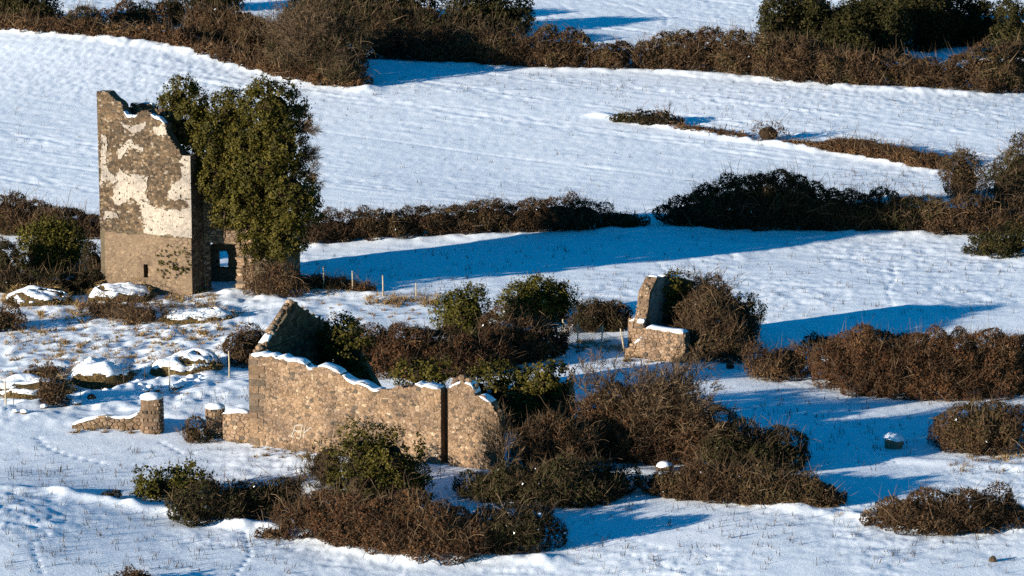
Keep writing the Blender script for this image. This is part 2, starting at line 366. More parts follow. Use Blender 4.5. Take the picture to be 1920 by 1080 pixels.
def stones(parent, org, O, U, N, u0, u1, v0, v1, inside, su, sv, mats, proud=(0.015, 0.05), maxparts=300, gap=0.018, rnd=random, pick=None, seedskip=0.22):
    """irregular rubble: cells round scattered seeds, each one a bulging stone set into the mortar"""
    nu, nv = max(1, int((u1 - u0) / su)), max(1, int((v1 - v0) / sv))
    asp = su / sv
    grid = {}
    for i in range(-1, nu + 1):
        for j in range(-1, nv + 1):
            if rnd.random() < seedskip and 0 < i < nu - 1: continue
            off = 0.5 * (j % 2)
            grid[i, j] = (u0 + (i + off + rnd.uniform(0.12, 0.88)) * (u1 - u0) / nu, (v0 + (j + rnd.uniform(0.2, 0.8)) * (v1 - v0) / nv) * asp)
    cells = []
    for (i, j), (cx, cy) in grid.items():
        poly = [(cx - 2.2 * su, cy - 2.2 * su), (cx + 2.2 * su, cy - 2.2 * su), (cx + 2.2 * su, cy + 2.2 * su), (cx - 2.2 * su, cy + 2.2 * su)]
        for di in (-2, -1, 0, 1, 2):
            for dj in (-2, -1, 0, 1, 2):
                q = grid.get((i + di, j + dj))
                if q is None or (di == 0 and dj == 0): continue
                nx, ny = q[0] - cx, q[1] - cy
                poly = clip(poly, (cx + q[0]) / 2, (cy + q[1]) / 2, nx, ny)
                if len(poly) < 3: break
            if len(poly) < 3: break
        if len(poly) < 3: continue
        p = [(min(max(x, u0), u1), min(max(y / asp, v0), v1)) for x, y in poly]
        mu = sum(q[0] for q in p) / len(p); mv = sum(q[1] for q in p) / len(p)
        if not inside(mu, mv): continue
        area = 0.5 * abs(sum(p[k - 1][0] * p[k][1] - p[k][0] * p[k - 1][1] for k in range(len(p))))
        if area < 0.004: continue
        cells.append((area, mu, mv, p))
    cells.sort(key=lambda c: -c[0])
    V0, F0, M0 = [], [], []
    On, Un, Nn, on = map(lambda t: np.array(t, float), (O, U, N, org))
    for k, (area, mu, mv, p) in enumerate(cells):
        r = math.sqrt(area); s1 = max(0.6, 1 - 2 * gap / r); s2 = s1 * rnd.uniform(0.66, 0.82)
        pr = rnd.uniform(*proud); tu, tv = rnd.uniform(-.05, .05), rnd.uniform(-.05, .05)
        n = len(p); V = []
        for sc, dd in ((s1, -0.03), (s1 * 0.97, pr * 0.55), (s2, pr)):
            for x, y in p:
                uu = mu + (x - mu) * sc; vv = mv + (y - mv) * sc
                d = dd + (0 if dd < 0 else (uu - mu) * tu + (vv - mv) * tv)
                V.append(Un * (uu - mu) + Nn * d + np.array([0, 0, vv - mv]))
        F = []
        for a in range(2):
            for q in range(n): F.append((a * n + q, a * n + (q + 1) % n, (a + 1) * n + (q + 1) % n, (a + 1) * n + q))
        F.append(tuple(range(2 * n, 3 * n)))
        ctr = On + Un * mu + np.array([0, 0, mv - O[2]]) - on
        mi = pick(mu, mv, rnd) if pick else rnd.randrange(len(mats))
        if k < maxparts:
            link_mesh('stone', py_mesh('stone', V, F), [mats[mi]], parent, ctr)
        else:
            b = len(V0); V0 += [v + ctr for v in V]; F0 += [tuple(i + b for i in f) for f in F]; M0 += [mi] * len(F)
    if V0: tag(link_mesh('small_stones', py_mesh('small_stones', V0, F0, M0), mats, parent), kind='stuff')
def snow_cap(parent, org, O, U, N, prof, thick, uskip=(), h=0.10, name='snow_cap', rnd=random):
    """lumpy snow lying along a wall top"""
    pu = [p[0] for p in prof]; pv = [p[1] for p in prof]
    u = pu[0]; segs = [[]]
    while u <= pu[-1]:
        if any(a <= u <= b for a, b in uskip):
            if segs[-1]: segs.append([])
        else: segs[-1].append(u)
        u += 0.11
    V, F = [], []
    On, Un, Nn, on = map(lambda t: np.array(t, float), (O, U, N, org))
    for sg in segs:
        if len(sg) < 3: continue
        ring = []
        for k, u in enumerate(sg):
            e = min(1, min(k, len(sg) - 1 - k) / 3) ** 0.5
            t = float(np.interp(u, pu, pv)); hh = (h + h * 1.1 * float(vn(u * 1.1 + h * 100, 3.3))) * e + 0.004
            f = 0.05 * e + 0.10 * float(vn(u * 2.3, 8.8)); bk = -thick - 0.03 + 0.1 * float(vn(u * 2.1, 1.8))
            lip = 0.5 * abs(float(vn(u * 1.9, 5.5))) * h * 1.6
            pts = [(f - 0.02, -0.05 - lip), (f + 0.02, hh * .5 - lip * .5), (f - 0.10, hh * .95), (-thick * .5, hh * 1.1), (bk + 0.1, hh * .9), (bk, -0.05)]
            ring.append(len(V))
            for d, z in pts: V.append(On + Un * u + Nn * d + np.array([0, 0, t + z - O[2]]) - on)
        for a, b in zip(ring[:-1], ring[1:]):
            for q in range(5): F.append((a + q, b + q, b + q + 1, a + q + 1))
        F.append(tuple(ring[0] + q for q in range(6))); F.append(tuple(ring[-1] + 5 - q for q in range(6)))
    return link_mesh(name, py_mesh(name, V, F, smooth=True), ['snow'], parent)
def inpoly(x, y, P):
    c = False; n = len(P)
    for i in range(n):
        x1, y1 = P[i - 1]; x2, y2 = P[i]
        if (y1 > y) != (y2 > y) and x < (x2 - x1) * (y - y1) / (y2 - y1) + x1: c = not c
    return c
def frame(rot):
    """unit vector along a wall (turned clockwise by rot, right end nearer) and its outward normal towards the camera"""
    c, s = math.cos(R(rot)), math.sin(R(rot))
    return np.array([c, -s, 0.0]), np.array([-s, -c, 0.0])
TANM = ['tan_stone_%d' % i for i in range(len(TAN))]
GREYM = ['grey_stone_%d' % i for i in range(len(GREY))]
HARLM = ['harl_stone_%d' % i for i in range(len(HARL))]
def tan_pick(u, v, rnd):
    q = rnd.random()
    return rnd.choice([0, 0, 1, 1, 2, 3, 3]) if q < 0.80 else (4 if q < 0.90 else (5 if q < 0.95 else 6))

# ---- tower
def build_tower():
    C0 = ground(362, 553); C0[2] -= 0.0
    U, N = frame(20.0)
    uL, _ = on_plane(188, 440, C0, U)
    O = C0 + U * uL                      # left end of the front wall
    L = -uL
    org = np.array([*(C0[:2]), C0[2] - 0.3])
    T = empty('ruined_tower', org, 'tall roofless stone tower with peeling white limewash, half hidden by ivy', 'tower')
    Zz = lambda px, py: on_plane(px, py, O, U)
    zp = lambda zx, zy: Zz(zx / 2.25, zy / 2.25 + 100)      # coordinates read off an enlargement
    top = [zp(*q) for q in [(425, 160), (455, 160), (470, 178), (484, 192), (502, 203), (514, 216), (520, 240), (535, 264), (568, 266), (586, 248), (604, 240), (622, 236), (634, 252), (648, 266), (676, 275), (700, 298), (703, 330), (735, 388), (768, 428), (816, 430)]]
    top[0] = (0.0, top[0][1]); top[-1] = (L, top[-1][1])
    zs = zp(425, 752)[1]; zs2 = zp(815, 780)[1]               # the ledge between limewash and base
    slit = (Zz(270.5, 500)[0], Zz(279, 500)[0], Zz(275, 520)[1], Zz(275, 495)[1])
    pu = [p[0] for p in top]; pv = [p[1] for p in top]
    v0 = C0[2] - 0.5
    wall = slices_wall('wall', T, org, O, U, N, top, v0, 0.9, 'grey_mortar', [slit])
    # base course: thicker, harled
    def ledge(u): return zs + (zs2 - zs) * u / L + 0.16 * float(fbm(u * 1.3 + 2.0, 4.4))
    bprof = [(0.35 + (L - 0.35) * k / 24, ledge(0.35 + (L - 0.35) * k / 24)) for k in range(25)]
    bO = O + N * 0.10
    basew = slices_wall('base_course', T, org, bO, U, N, bprof, v0, 0.3, 'harl', [slit], 0.3, 0.0)
    ins = lambda u, v: v < np.interp(u, pu, pv) - 0.02 and v > ledge(u) + 0.08
    patches = [[(515, 290), (550, 302), (590, 298), (620, 290), (615, 318), (575, 325), (562, 338), (540, 332), (528, 312)],
               [(640, 308), (668, 310), (700, 292), (703, 345), (682, 342), (672, 350), (650, 325)],
               [(495, 402), (522, 388), (545, 368), (556, 362), (572, 390), (606, 396), (600, 416), (572, 412), (558, 398), (540, 398), (532, 420), (512, 440), (496, 442)],
               [(425, 345), (450, 355), (448, 470), (465, 500), (492, 520), (500, 482), (516, 500), (550, 505), (580, 512), (626, 518), (620, 560), (614, 600), (628, 632), (652, 652), (700, 662), (760, 658), (790, 645), (818, 640), (818, 782), (740, 772), (606, 757), (606, 700), (600, 660), (582, 622), (555, 608), (530, 628), (492, 640), (474, 602), (486, 560), (470, 540), (442, 545), (425, 562)],
               [(772, 428), (818, 428), (818, 642), (790, 640), (785, 615), (715, 617), (714, 578), (730, 555), (758, 540), (768, 512), (764, 484), (782, 470), (750, 462)],
               [(440, 665), (470, 668), (502, 675), (498, 696), (462, 690), (440, 702)]]
    P = [[zp(*q) for q in pp] for pp in patches]
    def white(u, v):
        du = 0.22 * float(fbm(u * 2.6 + 4, v * 2.6, 5)); dv = 0.22 * float(fbm(u * 2.6 + 30, v * 2.6 + 7, 5))
        return any(inpoly(u + du, v + dv, q) for q in P)
    rr = random.Random(5)
    def gpick(u, v, rnd):
        if white(u + rnd.uniform(-.4, .4), v + rnd.uniform(-.3, .3)) and rnd.random() < 0.45: return len(GREYM)
        return rnd.randrange(len(GREYM)) if rnd.random() > 0.03 else len(GREYM)
    stones(wall, org, O, U, N, 0, L, zs - 0.1, max(pv), lambda u, v: ins(u, v) and not white(u, v), 0.17, 0.112, GREYM + ['lime_stone'], (0.005, 0.034), 300, 0.006, rr, gpick, 0.36)
    stones(basew, org, bO, U, N, 0.36, L, v0 + 0.3, zs, lambda u, v: v < ledge(u) - 0.05 and not (slit[0] - .22 < u < slit[1] + .22 and slit[2] - .2 < v < slit[3] + .2), 0.30, 0.2, HARLM, (0.001, 0.010), 150, 0.012, rr, seedskip=0.3)
    # limewash: a skin over coursed stone, broken at its edges
    c = 0.055; nu = int(L / c) + 1; nv = int((max(pv) - zs) / c) + 2
    V, F, ix = [], [], {}
    def pt(i, j):
        if (i, j) not in ix:
            u = min(i * c, L + 0.012); v = zs - 0.1 + j * c
            course = (v / 0.21); k = math.floor(course); fr = course - k
            joint = min(fr, 1 - fr) * 2
            hu = (u + 0.23 * (k % 2) + 0.1 * float(vn(k * 3.3, 1))) / 0.42; fu = hu - math.floor(hu); ju = min(fu, 1 - fu) * 2
            d = 0.034 + 0.022 * min(1, 4 * min(joint, ju * 1.6)) + 0.02 * float(fbm(u * 3, v * 3))
            ix[i, j] = len(V); V.append(O + U * u + N * d + np.array([0, 0, v - O[2]]) - org)
        return ix[i, j]
    for i in range(nu):
        for j in range(nv):
            u, v = (i + .5) * c, zs - 0.1 + (j + .5) * c
            if u < L and v < np.interp(u, pu, pv) - 0.03 and v > ledge(u) and white(u, v) and float(vn(u * 6 + 3, v * 8)) < 0.36:
                F.append((pt(i, j), pt(i + 1, j), pt(i + 1, j + 1), pt(i, j + 1)))
    pl = link_mesh('limewash', py_mesh('limewash', V, F), ['limewash'], wall)
    md = pl.modifiers.new('thickness', 'SOLIDIFY'); md.thickness = 0.05; md.offset = -1
    # recessed wing wall to the right, with the broken doorway
    rec = 1.75
    D0 = C0 - N * rec
    door = (on_plane(386, 500, D0, U)[0], on_plane(446, 500, D0, U)[0], v0, on_plane(410, 456, D0, U)[1])
    uw = on_plane(530, 400, D0, U)[0]
    zt = lambda px, py: on_plane(px, py, D0, U)
    wprof = [(0.0, zt(366, 300)[1]), (1.2, zt(380, 270)[1]), (2.6, zt(440, 250)[1]), (4.2, zt(500, 230)[1]), (uw - 0.3, zt(530, 280)[1]), (uw, zt(530, 300)[1])]
    wing = slices_wall('wall', T, org, D0, U, N, wprof, v0, 0.8, 'grey_mortar', [(door[0], door[1], v0, door[3])])
    rr = random.Random(6)
    wpu = [p[0] for p in wprof]; wpv = [p[1] for p in wprof]
    stones(wing, org, D0, U, N, 0.0, uw, C0[2] - 0.1, max(wpv),
           lambda u, v: v < np.interp(u, wpu, wpv) and not (door[0] - 0.05 < u < door[1] + 0.03 and v < door[3] + 0.05) and not (v > door[3] + 3.6 and u > 1.5) and not (u > door[1] + 1.2), 0.32, 0.2, TANM, (0.02, 0.09), 160, 0.015, rr, tan_pick)
    # lit door jamb: stacked thin stones standing a little proud
    rr = random.Random(8)
    for (ua, va, vb, wd) in ((door[1] - 0.04, C0[2] - 0.05, door[3] + 0.2, 0.5), (door[0] - 0.45, C0[2] - 0.05, door[3] + 0.1, 0.5)):
        v = va
        while v < vb:
            h = rr.uniform(0.10, 0.2); x0 = ua + rr.uniform(-0.1, 0.12); x1 = ua + wd + rr.uniform(-0.12, 0.12); d = rr.uniform(0.06, 0.2)
            V = []
            for z in (0, h * 0.92):
                for x, y in ((x0, -0.3), (x0 + rr.uniform(-.03, .05), d), (x1, d * rr.uniform(.7, 1.1)), (x1, -0.3)): V.append(U * (x - ua) + N * y + np.array([0, 0, z]))
            F = [(0, 1, 5, 4), (1, 2, 6, 5), (2, 3, 7, 6), (4, 5, 6, 7), (3, 2, 1, 0), (0, 4, 7, 3)]
            link_mesh('stone', py_mesh('stone', V, F), [rr.choice(TANM)], wing, D0 + U * ua + np.array([0, 0, v - D0[2]]) - org); v += h
    # return wall between the two, side and back walls
    U2 = -N; N2 = U
    ret = slices_wall('wall', T, org, C0 - U * 0.0 + U2 * 0.9, U2, N2, [(0, top[-1][1]), (rec - 0.9 + 0.0, top[-1][1] - 0.2)], v0, 0.6, 'grey_mortar')
    stones(ret, org, C0 + U2 * 0.0, U2, N2, 0.0, rec, C0[2] - 0.1, top[-1][1] - 0.1, lambda u, v: True, 0.3, 0.2, GREYM, (0.012, 0.05), 80, 0.016, rr)
    dep = 4.4
    B0 = O + U2 * dep
    bl = L + uw - 0.3
    hole = (0, 0, 0, 0)
    ha = on_plane(404, 490, B0, U)[0]; hb = on_plane(428, 490, B0, U)[0]
    hole = (ha, hb, on_plane(416, 501, B0, U)[1] - 0.1, on_plane(416, 470, B0, U)[1])
    bt = lambda px, py: on_plane(px, py, B0, U)[1]
    I0 = O + U2 * 1.75
    it = lambda px, py: on_plane(px, py, I0, U)[1]
    iprof = [(1.2, it(240, 224)), (1.35, it(243, 203)), (1.7, it(250, 197)), (2.4, it(265, 193)), (3.0, it(285, 195)), (3.2, it(292, 206)), (4.8, it(312, 206))]
    inner = slices_wall('wall', T, org, I0, U, N, iprof, v0, 0.5, 'grey_mortar')
    snow_cap(inner, org, I0 - N * 0.15, U, N, [(a_, b_ - 0.08) for a_, b_ in iprof[1:]], 0.3, (), 0.08)
    rr = random.Random(9)
    bpu = [p[0] for p in iprof]; bpv = [p[1] for p in iprof]
    stones(inner, org, I0, U, N, 1.2, 4.8, it(260, 260), max(bpv), lambda u, v: v < np.interp(u, bpu, bpv) + 0.1, 0.34, 0.24, GREYM, (0.03, 0.12), 100, 0.016, rr)
    back = slices_wall('wall', T, org, B0, U, N, [(5.4, C0[2] + 2.2), (6.5, C0[2] + 3.0), (bl, C0[2] + 3.4)], v0, 0.7, 'grey_mortar', [hole])
    for k in range(26):
        e_ = rr.random()
        if k < 13: u_, v_ = (hole[0] if k % 2 else hole[1]) + rr.uniform(-.04, .04), hole[2] + e_ * (hole[3] - hole[2])
        else: u_, v_ = hole[0] + e_ * (hole[1] - hole[0]), (hole[3] if k % 2 else hole[2]) + rr.uniform(-.05, .05)
        rock(back, B0 + U * u_ - N * 0.2 + np.array([0, 0, v_ - B0[2]]) - org, rr.uniform(0.08, 0.17), rr.choice(GREYM), 'stone')
    for k in range(22):
        v_ = C0[2] + rr.uniform(0, door[3] - C0[2]); u_ = (door[0] if k % 2 else door[1]) + rr.uniform(-.05, .08)
        if k > 15: u_, v_ = door[0] + rr.random() * (door[1] - door[0]), door[3] + rr.uniform(-.08, .06)
        rock(wing, D0 + U * u_ - N * 0.25 + np.array([0, 0, v_ - D0[2]]) - org, rr.uniform(0.1, 0.2), rr.choice(TANM), 'stone')
    side = slices_wall('wall', T, org, O + U2 * 0.9, U2, -U, [(0, top[0][1] - 1.6), (0.4, top[0][1] - 4.0), (0.85, C0[2] + 2.0), (dep - 0.9, C0[2] + 0.6)], v0, 0.8, 'grey_mortar')
    far = slices_wall('wall', T, org, D0 + U * uw + U2 * 0.8, U2, U, [(0, C0[2] + 5.5), (dep - rec - 0.8, C0[2] + 5.0)], v0, 0.8, 'grey_mortar')
    # snow on the broken top of the front wall
    snow_cap(wall, org, O, U, N, [(pu[6], pv[6] - 0.06), (pu[7], pv[7] - 0.03), (pu[8], pv[8] - 0.03), (pu[9], pv[9] - 0.06)], 0.5, (), 0.09)
    snow_cap(wall, org, O, U, N, [(pu[12], pv[12] - 0.06), (pu[13], pv[13] - 0.03), (pu[14], pv[14] - 0.03), (pu[15], pv[15] - 0.06)], 0.5, (), 0.10)
    return C0, U, N, D0

# ---- the long roofless barn
def build_barn():
    B0 = ground(470, 834)
    U, N = frame(25.0); U2 = -N
    org = np.array([B0[0], B0[1], B0[2] - 0.3])
    T = empty('ruined_barn', org, 'long roofless barn with tan rubble front wall and one standing gable', 'ruin')
    q = lambda px, py: on_plane(px, py, B0, U)
    top = [q(*p) for p in [(470, 664), (500, 668), (540, 674), (572, 684), (578, 694), (590, 692), (598, 684), (620, 688), (636, 700), (652, 714), (690, 722), (700, 730), (715, 731), (740, 726), (765, 726), (780, 720), (800, 726), (832, 731), (848, 722), (866, 712), (884, 722), (892, 740), (914, 748), (922, 756), (926, 770), (933, 778), (932, 800), (926, 820)]]
    top[0] = (0.0, top[0][1])
    uu = [top[0]]
    for t in top[1:]:
        if t[0] > uu[-1][0] + 0.02: uu.append(t)
    top = []
    for (a0, b0), (a1, b1) in zip(uu[:-1], uu[1:]):
        k_ = max(1, int((a1 - a0) / 0.3))
        for k in range(k_): top.append((a0 + (a1 - a0) * k / k_, b0 + (b1 - b0) * k / k_ + (random.Random(k + int(a0 * 50)).uniform(-0.09, 0.07) if a0 + k > 0 else 0)))
    top.append(uu[-1]); pu = [p[0] for p in top]; pv = [p[1] for p in top]
    Lw = pu[-1]; ua, ub = q(827, 800)[0], q(840, 800)[0]
    gz = [float(base(*(B0 + U * u)[:2])) for u in (0, Lw)]
    v0 = min(gz) - 0.8
    TH = 0.75
    sub = lambda a, b: [(a, float(np.interp(a, pu, pv)))] + [t for t in top if a + .03 < t[0] < b - .03] + [(b, float(np.interp(b, pu, pv)))]
    fw = slices_wall('wall', T, org, B0, U, N, sub(0, ua), v0, TH, 'tan_mortar')
    fw2 = slices_wall('wall', T, org, B0, U, N, sub(ub, Lw), v0, TH, 'tan_mortar')
    ch = slices_wall('chase', T, org, B0 - N * 0.5, U, N, sub(ua, ub), v0, 0.2, 'grey_mortar')  # slot mortar and stones coloured darker than the wall to deepen its shade
    rr = random.Random(12)
    ins = lambda u, v: v < np.interp(u, pu, pv) + 0.02
    stones(fw, org, B0, U, N, 0, ua, v0 + 0.4, max(pv), ins, 0.165, 0.112, TANM, (0.004, 0.030), 300, 0.005, rr, tan_pick, 0.40)
    stones(fw2, org, B0, U, N, ub, Lw, v0 + 0.4, max(pv), ins, 0.165, 0.112, TANM, (0.004, 0.030), 250, 0.005, rr, tan_pick, 0.40)
    stones(ch, org, B0 - N * 0.5, U, N, ua, ub, v0 + 0.4, max(pv), ins, 0.2, 0.18, GREYM, (0.006, 0.03), 40, 0.012, rr)
    E = B0 + U * Lw
    stones(fw2, org, E, U2, U, 0.02, TH, v0 + 0.4, pv[-1], lambda u, v: True, 0.3, 0.2, TANM, (0.02, 0.10), 60, 0.012, rr, tan_pick)
    # quoins at the left corner
    v = v0 + 0.5; k = 0
    while v < pv[0] - 0.35:
        h = rr.uniform(0.28, 0.42); l = rr.uniform(0.45, 0.6) if k % 2 else rr.uniform(0.7, 0.95); d = 0.035 + rr.uniform(0, 0.02); k += 1
        V = [U * x + N * y + np.array([0, 0, z]) for z in (0.01, h - 0.02) for x, y in ((-0.03, -0.5), (-0.03, d), (l, d), (l, -0.1))]
        link_mesh('quoin', py_mesh('quoin', V, [(0, 1, 5, 4), (1, 2, 6, 5), (2, 3, 7, 6), (4, 5, 6, 7), (3, 2, 1, 0), (0, 4, 7, 3)]), [rr.choice([TANM[4], GREYM[3], TANM[2], GREYM[4]])], fw, B0 + np.array([0, 0, v - B0[2]]) - org); v += h
    # snow lying along the top
    def cap(a, b, h, par): snow_cap(par, org, B0, U, N, sub(a, b), TH, (), h)
    qa = lambda px: q(px, 720)[0]
    cap(0.06, qa(572), 0.09, fw); cap(qa(574), qa(590), 0.05, fw); cap(qa(597), qa(640), 0.05, fw); cap(qa(642), qa(714), 0.06, fw); cap(qa(779), qa(825), 0.05, fw)
    cap(qa(842), qa(866), 0.05, fw2); cap(qa(872), qa(893), 0.05, fw2); cap(qa(897), qa(919), 0.05, fw2); 
    # loose broken stones on the ragged right shoulder
    for px, py, s in ((850, 715, .2), (862, 711, .26), (874, 716, .22), (886, 727, .24), (925, 766, .2), (931, 774, .2), (572, 688, .16), (846, 722, .18)):
        u, z = q(px, py); V = []; F = []
        rock(fw2, B0 + U * u - N * 0.3 + np.array([0, 0, z - B0[2]]) - org, s, 'tan_stone_%d' % rr.randrange(5), 'stone')
    # left gable: runs back from the left corner, its inner face in shade
    Wd = 8.4
    apex = None
    G0 = B0 + U * 0.55                      # inner face plane, faces +U
    ev = pv[0] + 0.0
    # rise of the gable from the picture
    ga = G0 + U2 * (Wd / 2)
    za = z_at(566, ga[1])
    g = [(0.3, ev - 0.1), (0.6, ev + 0.25), (Wd / 2 - 0.25, za - 0.06), (Wd / 2 + 0.1, za), (Wd / 2 + 0.6, za - 0.35), (Wd - 0.5, ev + 0.1), (Wd, ev - 0.4)]
    gw = slices_wall('gable', T, org, G0 + U2 * 0.76, U2, U, [(a - 0.76 if a > 0.76 else 0.0, b) for a, b in g if a > 0.5], v0, 0.6, 'grey_mortar')
    gpu = [a for a, b in g]; gpv = [b for a, b in g]
    ledge_z = lambda u: ev + 0.35 + 0.0 * u
    rr = random.Random(14)
    stones(gw, org, G0, U2, U, 0.8, Wd, v0 + 2.5, max(gpv), lambda u, v: v < np.interp(u, gpu, gpv) - 0.02, 0.34, 0.22, GREYM, (0.01, 0.045), 260, 0.014, rr)
    # floor-joist ledge across the inside of the gable
    V = [U2 * x + U * y + np.array([0, 0, z]) for z in (0, 0.10) for x, y in ((0.8, 0), (0.8, 0.16), (Wd - 1.5, 0.16), (Wd - 1.5, 0))]
    link_mesh('ledge', py_mesh('ledge', V, [(0, 1, 5, 4), (1, 2, 6, 5), (2, 3, 7, 6), (4, 5, 6, 7), (3, 2, 1, 0)]), ['grey_stone_0'], gw, G0 + np.array([0, 0, ev + 0.05 - G0[2]]) - org)
    # verge stones up the slope
    for k in range(26):
        t = k / 25; u = 0.5 + t * (Wd / 2 - 0.3); z = float(np.interp(u, gpu, gpv)) - 0.06
        rock(gw, G0 + U2 * u - U * rr.uniform(0.1, 0.5) + np.array([0, 0, z - G0[2]]) - org, rr.uniform(0.13, 0.24), rr.choice(TANM), 'stone')
    snow_cap(gw, org, G0 + U2 * 0, U2, U, [(1.0, float(np.interp(1.0, gpu, gpv))), (1.7, float(np.interp(1.7, gpu, gpv)))], 0.5, (), 0.12)
    # back wall (low) and the stub of the right gable
    K = B0 + U2 * Wd + U * 0.6
    bw = slices_wall('wall', T, org, K, U, N, [(0, ev - 0.6), (1.5, ev - 1.5), (3, B0[2] + 1.2), (6, B0[2] + 0.9), (8.0, B0[2] + 1.1), (Lw - 3.4, B0[2] + 2.2), (Lw - 0.8, B0[2] + 2.7)], v0, 0.6, 'tan_mortar')
    S0 = B0 + U * (Lw - 0.2)
    st = S0 + U2 * (Wd - 1.2)
    zt = z_at(704, st[1] + 1)
    S0 = S0 + U * 0.55
    sw = slices_wall('wall', T, org, S0 + U2 * (Wd - 1.6), U, N, [(-0.7, zt - 0.6), (-0.4, zt - 0.1), (0.5, zt), (0.7, zt - 0.5)], v0, 0.7, 'tan_mortar')
    stones(sw, org, S0 + U2 * (Wd - 1.6), U, N, -0.7, 0.7, v0 + 0.5, zt, lambda u, v: True, 0.28, 0.2, TANM, (0.01, 0.07), 60, 0.012, rr, tan_pick)
    snow_cap(sw, org, S0 + U2 * (Wd - 1.6), U, N, [(-0.4, zt - 0.08), (0.5, zt)], 0.6, (), 0.10)
    # painted letters
    V, F = [], []
    def stroke(x0, y0, x1, y1, wd=0.05):
        a = np.array(q(520 + x0 / 5.647, 770 + y0 / 5.647)); b = np.array(q(520 + x1 / 5.647, 770 + y1 / 5.647))
        d = (b - a) / np.linalg.norm(b - a); n = np.array([-d[1], d[0]]) * wd / 2; k = len(V); m = 5
        for i in range(m + 1):
            p = a + (b - a) * i / m
            for sgn in (1, -1):
                r_ = p + n * sgn * (0.7 + 0.6 * random.random()); V.append(B0 + U * r_[0] + N * 0.036 + np.array([0, 0, r_[1] - B0[2]]) - org)
        for i in range(m): F.append((k + 2 * i, k + 2 * i + 1, k + 2 * i + 3, k + 2 * i + 2))
    for s in [(150, 278, 197, 148), (192, 152, 268, 148), (268, 150, 243, 292), (182, 212, 255, 212), (290, 175, 282, 290), (292, 232, 350, 178), (350, 178, 372, 184), (160, 282, 176, 262), (1660, 487, 1682, 450), (1682, 490, 1697, 462)]:
        stroke(*s, wd=0.042 if s[0] < 1000 else 0.05)
    link_mesh('painted_letters', py_mesh('painted_letters', V, F), ['paint_white'], fw)
    return B0, U, N, org, Lw, Wd
def rock(parent, loc, s, mat, name='stone', label=None, cat=None, group=None, cap=False, flat=0.75, capz=0.12):
    V = []; F = []; n = 7
    ph = random.random() * 6
    rings = [(-0.6, 0.75), (0.0, 1.0), (0.55, 0.8), (0.85, 0.35)]
    for z, r in rings:
        for k in range(n):
            a = ph + k * 6.283 / n; j = random.uniform(0.8, 1.15)
            V.append((s * r * j * math.cos(a), s * r * j * math.sin(a) * 0.85, s * flat * z * random.uniform(0.9, 1.1)))
    for i in range(3):
        for k in range(n): F.append((i * n + k, i * n + (k + 1) % n, (i + 1) * n + (k + 1) % n, (i + 1) * n + k))
    F.append(tuple(3 * n + k for k in range(n)))
    o = link_mesh(name, py_mesh(name, V, F), [mat], parent, loc)
    if label: tag(o, label, cat, group)
    if cap:
        Vc = []; Fc = []
        for r, z in ((1.03, capz), (0.92, 0.6), (0.5, 0.98)):
            for k in range(n):
                a = ph + k * 6.283 / n; j = random.uniform(0.8, 1.18); Vc.append((s * r * j * math.cos(a), s * r * j * math.sin(a) * .85, s * flat * (z + random.uniform(-.18, .12)) + 0.02))
        for i in range(2):
            for k in range(n): Fc.append((i * n + k, i * n + (k + 1) % n, (i + 1) * n + (k + 1) % n, (i + 1) * n + k))
        Fc.append(tuple(2 * n + k for k in range(n)))
        link_mesh('snow_cap', py_mesh('snow_cap', Vc, Fc, smooth=True), ['snow'], o)
    return o
TC0, TU, TN, TD0 = build_tower()
BB0, BU, BN, BORG, BL, BW = build_barn()

